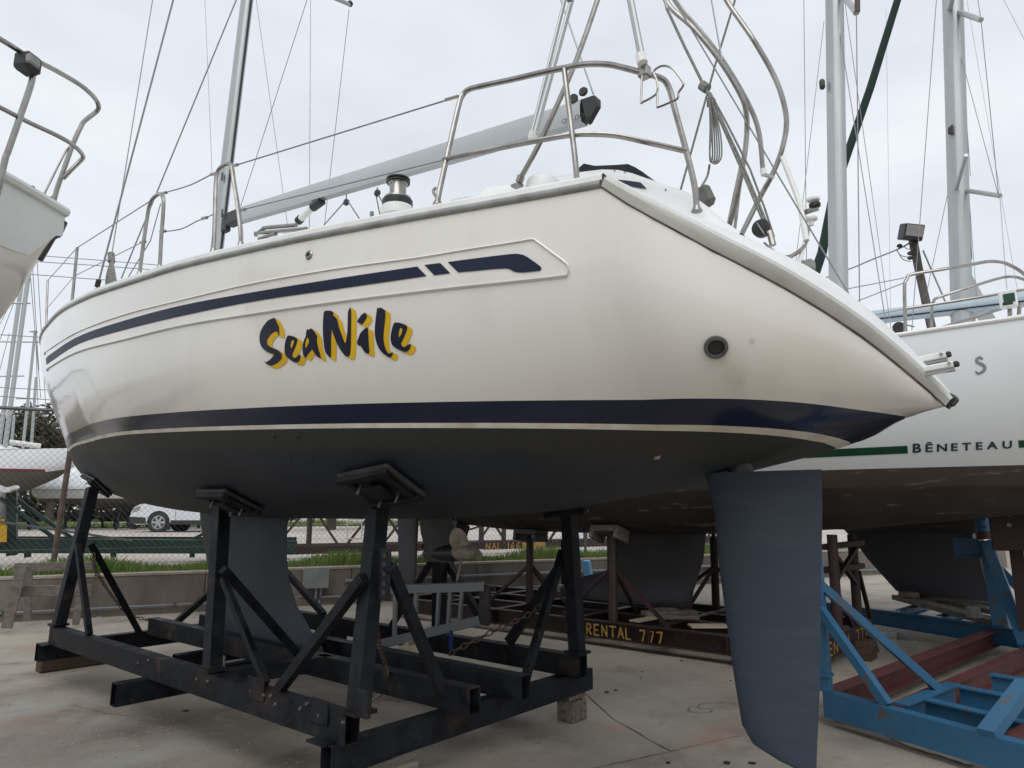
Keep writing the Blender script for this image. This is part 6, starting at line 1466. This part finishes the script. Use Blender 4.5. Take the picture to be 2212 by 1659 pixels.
# the parked car
def local(o, ax, ay):  # build helper: local -> world
    return lambda x, y, z: o + ax * x + ay * y + Vector((0, 0, z))
co = az(278, 1150, .9); hx_ = RT.copy(); hy_ = Vector((-hx_.y, hx_.x, 0))
co.z = lotz(co) + .0
Lc = local(co, hx_, hy_)
CARX = thing('parked_car', co, 'white car parked on the lot beyond the fence, its front wheel seen under the bow', 'car')
wide = 1.82
pr_ = [(0, .32), (-.02, .55), (.03, .72), (.1, .88), (.3, .98), (.75, 1.06), (1.25, 1.12), (1.45, 1.2), (2.05, 1.6), (2.7, 1.68), (3.6, 1.66), (4.2, 1.45), (4.5, 1.1), (4.62, .8), (4.6, .35)]
low_ = []
for cx_ in (3.62, 1.02):
    low_ += [(cx_ + .42 * math.cos(a), .34 + .42 * math.sin(a)) for a in [math.pi * k / 8 for k in range(9)] if .34 + .42 * math.sin(a) > .24]
poly = pr_ + [(4.3, .26)] + low_ + [(.3, .26)]
mbc = MB(); n_ = len(poly)
for yy, sc in ((0, .0), ):
    pass
secs = [(0.10, 0), (0, .12), (0, .9), (0, 1.7), (.10, wide)]
def body_y(z, y):  # tumblehome
    k = max(0, z - 1.0) * .28; return y + (k if y < wide / 2 else -k)
rows = [[Lc(x, body_y(z, y if 0 < y < wide else (0.0 if y == 0 else wide)), z) for (x, z) in poly + poly[:1]] for _, y in secs]
mbc.grid(rows)
for r in (0, len(secs) - 1):
    pl_ = [Vector((x, z, 0)) for x, z in poly]; tri = tessellate_polygon([pl_])
    mbc.f += [tuple(r * (n_ + 1) + i for i in t) for t in tri]
mbc.build('car_body', 'carw', CARX, angle=30)
for y0 in (-.004, wide + .004):
    sgn = -1 if y0 < 0 else 1
    for win in ([(1.55, 1.2), (2.1, 1.54), (2.65, 1.6), (2.65, 1.14)], [(2.72, 1.14), (2.72, 1.6), (3.5, 1.58), (3.6, 1.16)]):
        MB().prism([Lc(x, body_y(z, 0 if sgn < 0 else wide) + sgn * .006, z) for x, z in win], hy_ * sgn * .004).build('side_window', 'glass', CARX, smooth=False)
    MB().prism([Lc(x, y0 if sgn < 0 else y0, z) for x, z in ((-.0, .3), (-.02, .55), (.55, .52), (.6, .3))], hy_ * sgn * .012).build('bumper_trim', 'black', CARX, smooth=False)
    MB().prism([Lc(x, y0, z) for x, z in ((1.5, .27), (1.46, .42), (3.16, .42), (3.14, .27))], hy_ * sgn * .012).build('sill_trim', 'black', CARX, smooth=False)
    MB().prism([Lc(x, y0, z) for x, z in ((.06, .7), (.1, .86), (.34, .93), (.3, .76))], hy_ * sgn * .012).build('headlight', 'grey', CARX, smooth=False)
    MB().prism([Lc(x, y0, z) for x, z in ((2.4, .93), (2.4, .96), (2.58, .96), (2.58, .93))], hy_ * sgn * .03).build('door_handle', 'carw', CARX, smooth=False)
    for xd in (1.62, 2.69, 3.55): MB().prism([Lc(x, y0, z) for x, z in ((xd, .45), (xd, 1.1), (xd + .012, 1.1), (xd + .012, .45))], hy_ * sgn * .003).build('door_gap', 'black', CARX, smooth=False)
for cx_ in (1.02, 3.62):
    for y0, sgn in ((.02, -1), (wide - .02, 1)):
        c = Lc(cx_, y0, .345)
        w = MB().lathe(c - hy_ * sgn * .18, [(.3, 0), (.345, .02), (.345, .17), (.31, .2), (.24, .19)], hy_ * sgn, 28).build('wheel', 'tyre', CARX)
        MB().lathe(c, [(.235, .0), (.24, .012), (.215, .014), (.2, -.03)], hy_ * sgn, 24).build('rim', 'alu', w)
        for k in range(6):
            a = math.pi / 3 * k; d = hx_ * math.cos(a) + Vector((0, 0, 1)) * math.sin(a)
            MB().beam(c + hy_ * sgn * .005 + d * .03, c + hy_ * sgn * .005 + d * .21, .075, .02, tuple(hy_)).build('spoke', 'alu', w, smooth=False)
        MB().lathe(c, [(.05, 0), (.045, .02)], hy_ * sgn, 12).build('hub_cap', 'alu', w)
        MB().lathe(c - hy_ * sgn * .06, [(.41, 0), (.41, .03)], hy_ * sgn, 24).build('wheel_arch', 'black', CARX, smooth=False)

# far boats on the hard
def far_boat(x, y, dist, L_, beam, zkeel, zwl, zdk, m_top, m_bot, label, stripe=None, cabin=True, cover=False, flip=1):
    c = ad(x, y, dist); c.z = lotz(c); F_ = local(c, RT * flip, hy_)
    o = thing('sailboat' if not cover else 'covered_boat', c, label, 'boat')
    bt = tab((0, beam * .38), (L_ * .3, beam * .5), (L_ * .6, beam * .48), (L_ * .88, beam * .22), (L_, .02)); us = [L_ * k / 16 for k in range(17)]
    zk = tab((0, zwl - .05), (L_ * .25, zkeel), (L_ * .6, zkeel), (L_ * .9, zwl - .1), (L_, zdk - .1)); zd = tab((0, zdk - .1), (L_ * .5, zdk - .12), (L_, zdk + .15))
    for nm, fa, fb, m_ in (('topsides', zd, lambda u: zwl, m_top), ('hull_bottom', lambda u: zwl, zk, m_bot)):
        mb = MB()
        for sg in (-1, 1):
            rows = []
            for u in us:
                a, b = max(fa(u), zk(u)), max(fb(u), zk(u)); rows.append([F_(u, sg * bt(u) * max(0, 1 - max(0, 1 - (z - zk(u)) / max(.05, zd(u) - zk(u))) ** 2.4) ** .42, z) for z in [a + (b - a) * k / 6 for k in range(7)]])
            mb.grid(rows)
        mb.build(nm, m_, o, merge=True, angle=60)
    MB().grid([[F_(u, bt(u) * k / 2 * .98, zd(u) + .02) for k in (-2, -1, 0, 1, 2)] for u in us]).build('deck', 'gelw', o)
    if stripe: MB().grid([[F_(u, -bt(u) * (max(0, 1 - max(0, 1 - (z - zk(u)) / max(.05, zd(u) - zk(u))) ** 2.4) ** .42) - .01, z) for z in (zwl, zwl + .09)] for u in us if zk(u) < zwl]).build('boot_stripe', stripe, o)
    if cabin:
        rows = [[F_(u, beam * .3 * a, zdk - .1 + hh * b_) for a, b_ in ((-1, 0), (-.92, .85), (0, 1.05), (.92, .85), (1, 0))] for u, hh in ((L_ * .22, .1), (L_ * .25, .5), (L_ * .5, .5), (L_ * .68, .35), (L_ * .78, .08))]
        MB().grid(rows).build('cabin', 'gelw', o, angle=40)
        for k in range(4): MB().prism([F_(L_ * (.3 + .1 * k) + dx, -beam * .3, zdk + dz) for dx, dz in ((0, .1), (0, .26), (.5, .26), (.5, .1))], hy_ * -.03).build('cabin_window', 'glass', o, smooth=False)
    MB().prism([F_(x_, -.08, z_) for x_, z_ in ((L_ * .35, zkeel), (L_ * .6, zkeel), (L_ * .55, .35), (L_ * .38, .35))], hy_ * .16).build('keel', m_bot, o, smooth=False)
    for k in (.2, .45, .7):
        for sg in (-1, 1): MB().beam(F_(L_ * k, sg * beam * .5, 0), F_(L_ * k, sg * beam * .36, zkeel + .1), .08, .08).build('stand_leg', 'blk', o, smooth=False)
    return o, F_
o, F_ = far_boat(-400, 1130, 38, 10.2, 3.2, 1.15, 2.2, 3.0, 'whiteb', 'anti3', 'white sailboat with thin red waterline beyond the fence, far left', stripe=mat('red_boot_stripe', (.2, .02, .02), .4, c2=(.15, .02, .02), scale=4))
o, F_ = far_boat(96, 1130, 36, 8.5, 2.8, .9, 1.25, 1.72, 'gelw', 'anti3', 'boat hidden under a white shrink-wrap tent beyond the fence left of the car', cabin=False, cover=True)
sp = MB()
rows = []
for x, hz_, wd_ in ((-.3, 1.72, .9), (.0, 1.75, 1.45), (.55, 2.6, 1.5), (1.1, 2.85, 1.5), (4, 2.95, 1.5), (7, 2.7, 1.3), (8.7, 1.9, .4)):
    rows.append([F_(x, -wd_, 1.62), F_(x, -wd_ * .96, 1.74), F_(x, -wd_ * .5, 1.74 + (hz_ - 1.74) * .55), F_(x, 0, hz_), F_(x, wd_ * .5, 1.74 + (hz_ - 1.74) * .55), F_(x, wd_ * .96, 1.74), F_(x, wd_, 1.62)])
sp.grid(rows).build('shrink_wrap_tent', 'shrink', o, angle=20)
o, F_ = far_boat(470, 1128, 47, 9, 3, 1.2, 1.9, 2.7, 'whiteb', 'anti2', 'distant white boat stored beyond the car, mostly hidden by the big hull')
# low dark trailers and scrub under the far boats
tr = thing('boat_trailer', ad(250, 1125, 34), 'low dark boat trailer standing beyond the grass strip behind the car', 'trailer')
q0 = ad(120, 1120, 34); q1 = ad(520, 1120, 34); q0.z = q1.z = 1.55
MB().beam(q0, q1, .14, .14).build('trailer_frame', 'blk', tr, smooth=False)
for t in (.05, .3, .55, .8): p = q0.lerp(q1, t); MB().beam(p, Vector((p.x, p.y, .95)), .1, .1).build('trailer_leg', 'blk', tr, smooth=False)
for t in (.4, .5): p = q0.lerp(q1, t); MB().lathe(Vector((p.x, p.y, 1.2)), [(.28, -.1), (.28, .1)], hy_, 18).build('wheel', 'tyre', tr)
def foliage(c, rx, ry, rz, n, sz, parent, m='leaf', clumps=26, name='crown'):
    mb = MB(); cl = []
    for k in range(clumps):
        while True:
            p = Vector((random.uniform(-1, 1), random.uniform(-1, 1), random.uniform(-1, 1)))
            if .35 < p.length < 1: break
        cl.append((Vector((p.x * rx, p.y * ry, p.z * rz)), random.uniform(.22, .42)))
    for i in range(n):
        o_, r_ = random.choice(cl); d = Vector((random.gauss(0, 1), random.gauss(0, 1), random.gauss(0, .8))).normalized() * r_ * random.random() ** .4
        p = c + o_ + Vector((d.x * rx, d.y * ry, d.z * rz)); a = Vector((random.gauss(0, 1), random.gauss(0, 1), random.gauss(0, 1))).normalized(); b = a.orthogonal().normalized()
        s_ = sz * random.uniform(.6, 1.4); mb.v += [p - a * s_, p + b * s_ * .5, p + a * s_, p - b * s_ * .5]; k = len(mb.v) - 4; mb.f.append((k, k + 1, k + 2, k + 3))
    ob = mb.build(name, m, parent, smooth=False); return ob
M['leaf2'] = mat('brown_green_foliage', (.07, .055, .025), .8, c2=(.045, .05, .02), scale=.9)
def tree(x, dist, ht, rx, label, m='leaf', n=3200, sz=.2, trunk=.3):
    b = ad(x, 1120, dist); b.z = lotz(b); o = thing('tree', b, label, 'tree', 'trees beyond the far boats')
    tk = MB(); tk.tube(curve([b, b + Vector((.15, .1, ht * .3)), b + Vector((-.1, 0, ht * .6))]), trunk, 8, r2=trunk * .4); 
    for k in range(5):
        a = k * 1.3; s_ = b + Vector((0, 0, ht * (.3 + .06 * k))); tk.tube([s_, s_ + Vector((math.cos(a) * rx * .6, math.sin(a) * rx * .6, ht * .22))], trunk * .35, 6, r2=trunk * .12)
    tk.build('trunk', 'bark', o); foliage(b + Vector((0, 0, ht * .62)), rx, rx, ht * .38, n, sz, o, m)
    return o
tree(18, 60, 8.2, 3.0, 'olive-green tree behind the masts at the far left edge'); tree(62, 66, 7.6, 2.6, 'brownish bushy tree standing between the far masts', 'leaf2'); tree(104, 56, 7.4, 2.1, 'olive tree just left of the big bow beyond the fence', 'leaf2')
tree(-70, 58, 8, 3.4, 'tall tree outside the left edge of the view'); tree(716, 30, 4.5, 1.8, 'tree with a dark trunk seen below the hull between keel and near post', n=1500, trunk=.22)
for x, d in ((330, 70), (560, 74), (820, 80), (1100, 78), (1400, 84), (1750, 90), (2100, 86)): tree(x, d, 5.2, 3.6, 'low tree on the horizon hidden behind the hulls, %s' % {330: 'behind the car', 560: 'behind the keel', 820: 'behind the near post', 1100: 'behind the propeller', 1400: 'behind the bulb keel', 1750: 'behind the rudder', 2100: 'behind the blue post'}[x], n=900, sz=.35)

hg = thing('hedge', ad(150, 1110, 58), 'dark low hedge along the far side of the lot behind the stored boats', 'hedge')
mbh = MB()
hA, hB = ad(-300, 1110, 58), ad(640, 1110, 62)
for i in range(5200):
    t = random.random(); p = hA.lerp(hB, t); hh = 2.2 + .5 * math.sin(t * 37) + .4 * math.sin(t * 91)
    p = Vector((p.x + random.gauss(0, .5), p.y + random.gauss(0, .5), .95 + random.random() ** .8 * hh)); a = Vector((random.gauss(0, 1), random.gauss(0, 1), random.gauss(0, 1))).normalized(); b = a.orthogonal().normalized(); s_ = .26 * random.uniform(.6, 1.4)
    mbh.v += [p - a * s_, p + b * s_ * .5, p + a * s_, p - b * s_ * .5]; k = len(mbh.v) - 4; mbh.f.append((k, k + 1, k + 2, k + 3))
mbh.build('leaves', 'leaf', hg, smooth=False)['kind'] = 'stuff'
MB().beam(hA + Vector((0, .3, .6 - hA.z)) if 0 else Vector((hA.x, hA.y + .4, 1.2)), Vector((hB.x, hB.y + .4, 1.2)), .3, .9).build('stems', 'bark', hg)
# bare masts beyond the fence
def far_mast(pts, dist, w, label, spread=(), extra=()):
    a, b = ad(*pts[0], dist), ad(*pts[1], dist); d = (b - a).normalized(); k = (a.z - 3.0) / max(.01, -d.z); b = a + d * min(k, 60)
    o = thing('bare_mast', b, label, 'mast', 'bare masts beyond the fence')
    MB().tube([a, b], w, 8).build('spar', 'alu', o)
    for (x0, y0, x1, y1) in spread: MB().tube([ad(x0, y0, dist), ad(x1, y1, dist)], .035, 6).build('spreader', 'alu', o)
    for (x0, y0, x1, y1) in extra: MB().tube([ad(x0, y0, dist), ad(x1, y1, dist)], .012, 4).build('stay', 'wire', o)
    return o
far_mast(((69, 540), (8, 985)), 33, .085, 'thicker bare mast at the far left, right one of the close pair', [(18, 655, 66, 655)], [(35, 640, -10, 760), (66, 600, 88, 860), (80, 560, 100, 900), (70, 570, 84, 800)])
far_mast(((52, 575), (-6, 985)), 36, .085, 'bare mast at the far left, left one of the close pair', [(0, 738, 83, 739), (-6, 813, 53, 812)], [(30, 640, 0, 700), (20, 720, -6, 820)])
far_mast(((76, 714), (47, 990)), 34, .055, 'shorter bare mast with cross-shaped head right of the close pair', [(64, 716, 82, 717)], [(76, 720, 60, 900), (77, 720, 82, 880)])
far_mast(((78, 815), (66, 985)), 38, .06, 'short thin mast nearest the big bow beyond the fence', [(34, 861, 84, 861)], [])
far_mast(((30, 900), (22, 990)), 36, .06, 'low stubby white mast above the cabin of the red-lined boat')
bw = thing('white_spar', ad(55, 957, 32), 'white horizontal boom lying above the far white sailboat', 'boom')
MB().tube([ad(20, 955, 32), ad(88, 964, 32)], .1, 8).build('spar', 'white', bw)
pw_ = thing('power_line', ad(100, 560, 26), 'thin power lines crossing between the left bow and the big sailboat', 'cable')
for pts in (((40, 549), (82, 552), (200, 561), (420, 579)), ((40, 562), (75, 565), (200, 573), (420, 590)), ((20, 590), (57, 592), (160, 600), (420, 618)), ((-60, 720), (0, 723), (95, 729), (300, 742)), ((-60, 834), (0, 837), (95, 842), (300, 852)), ((-60, 852), (0, 856), (95, 863), (300, 874))):
    MB().tube([ad(x, y, 26) for x, y in pts], .014, 5).build('cable', 'wire', pw_)
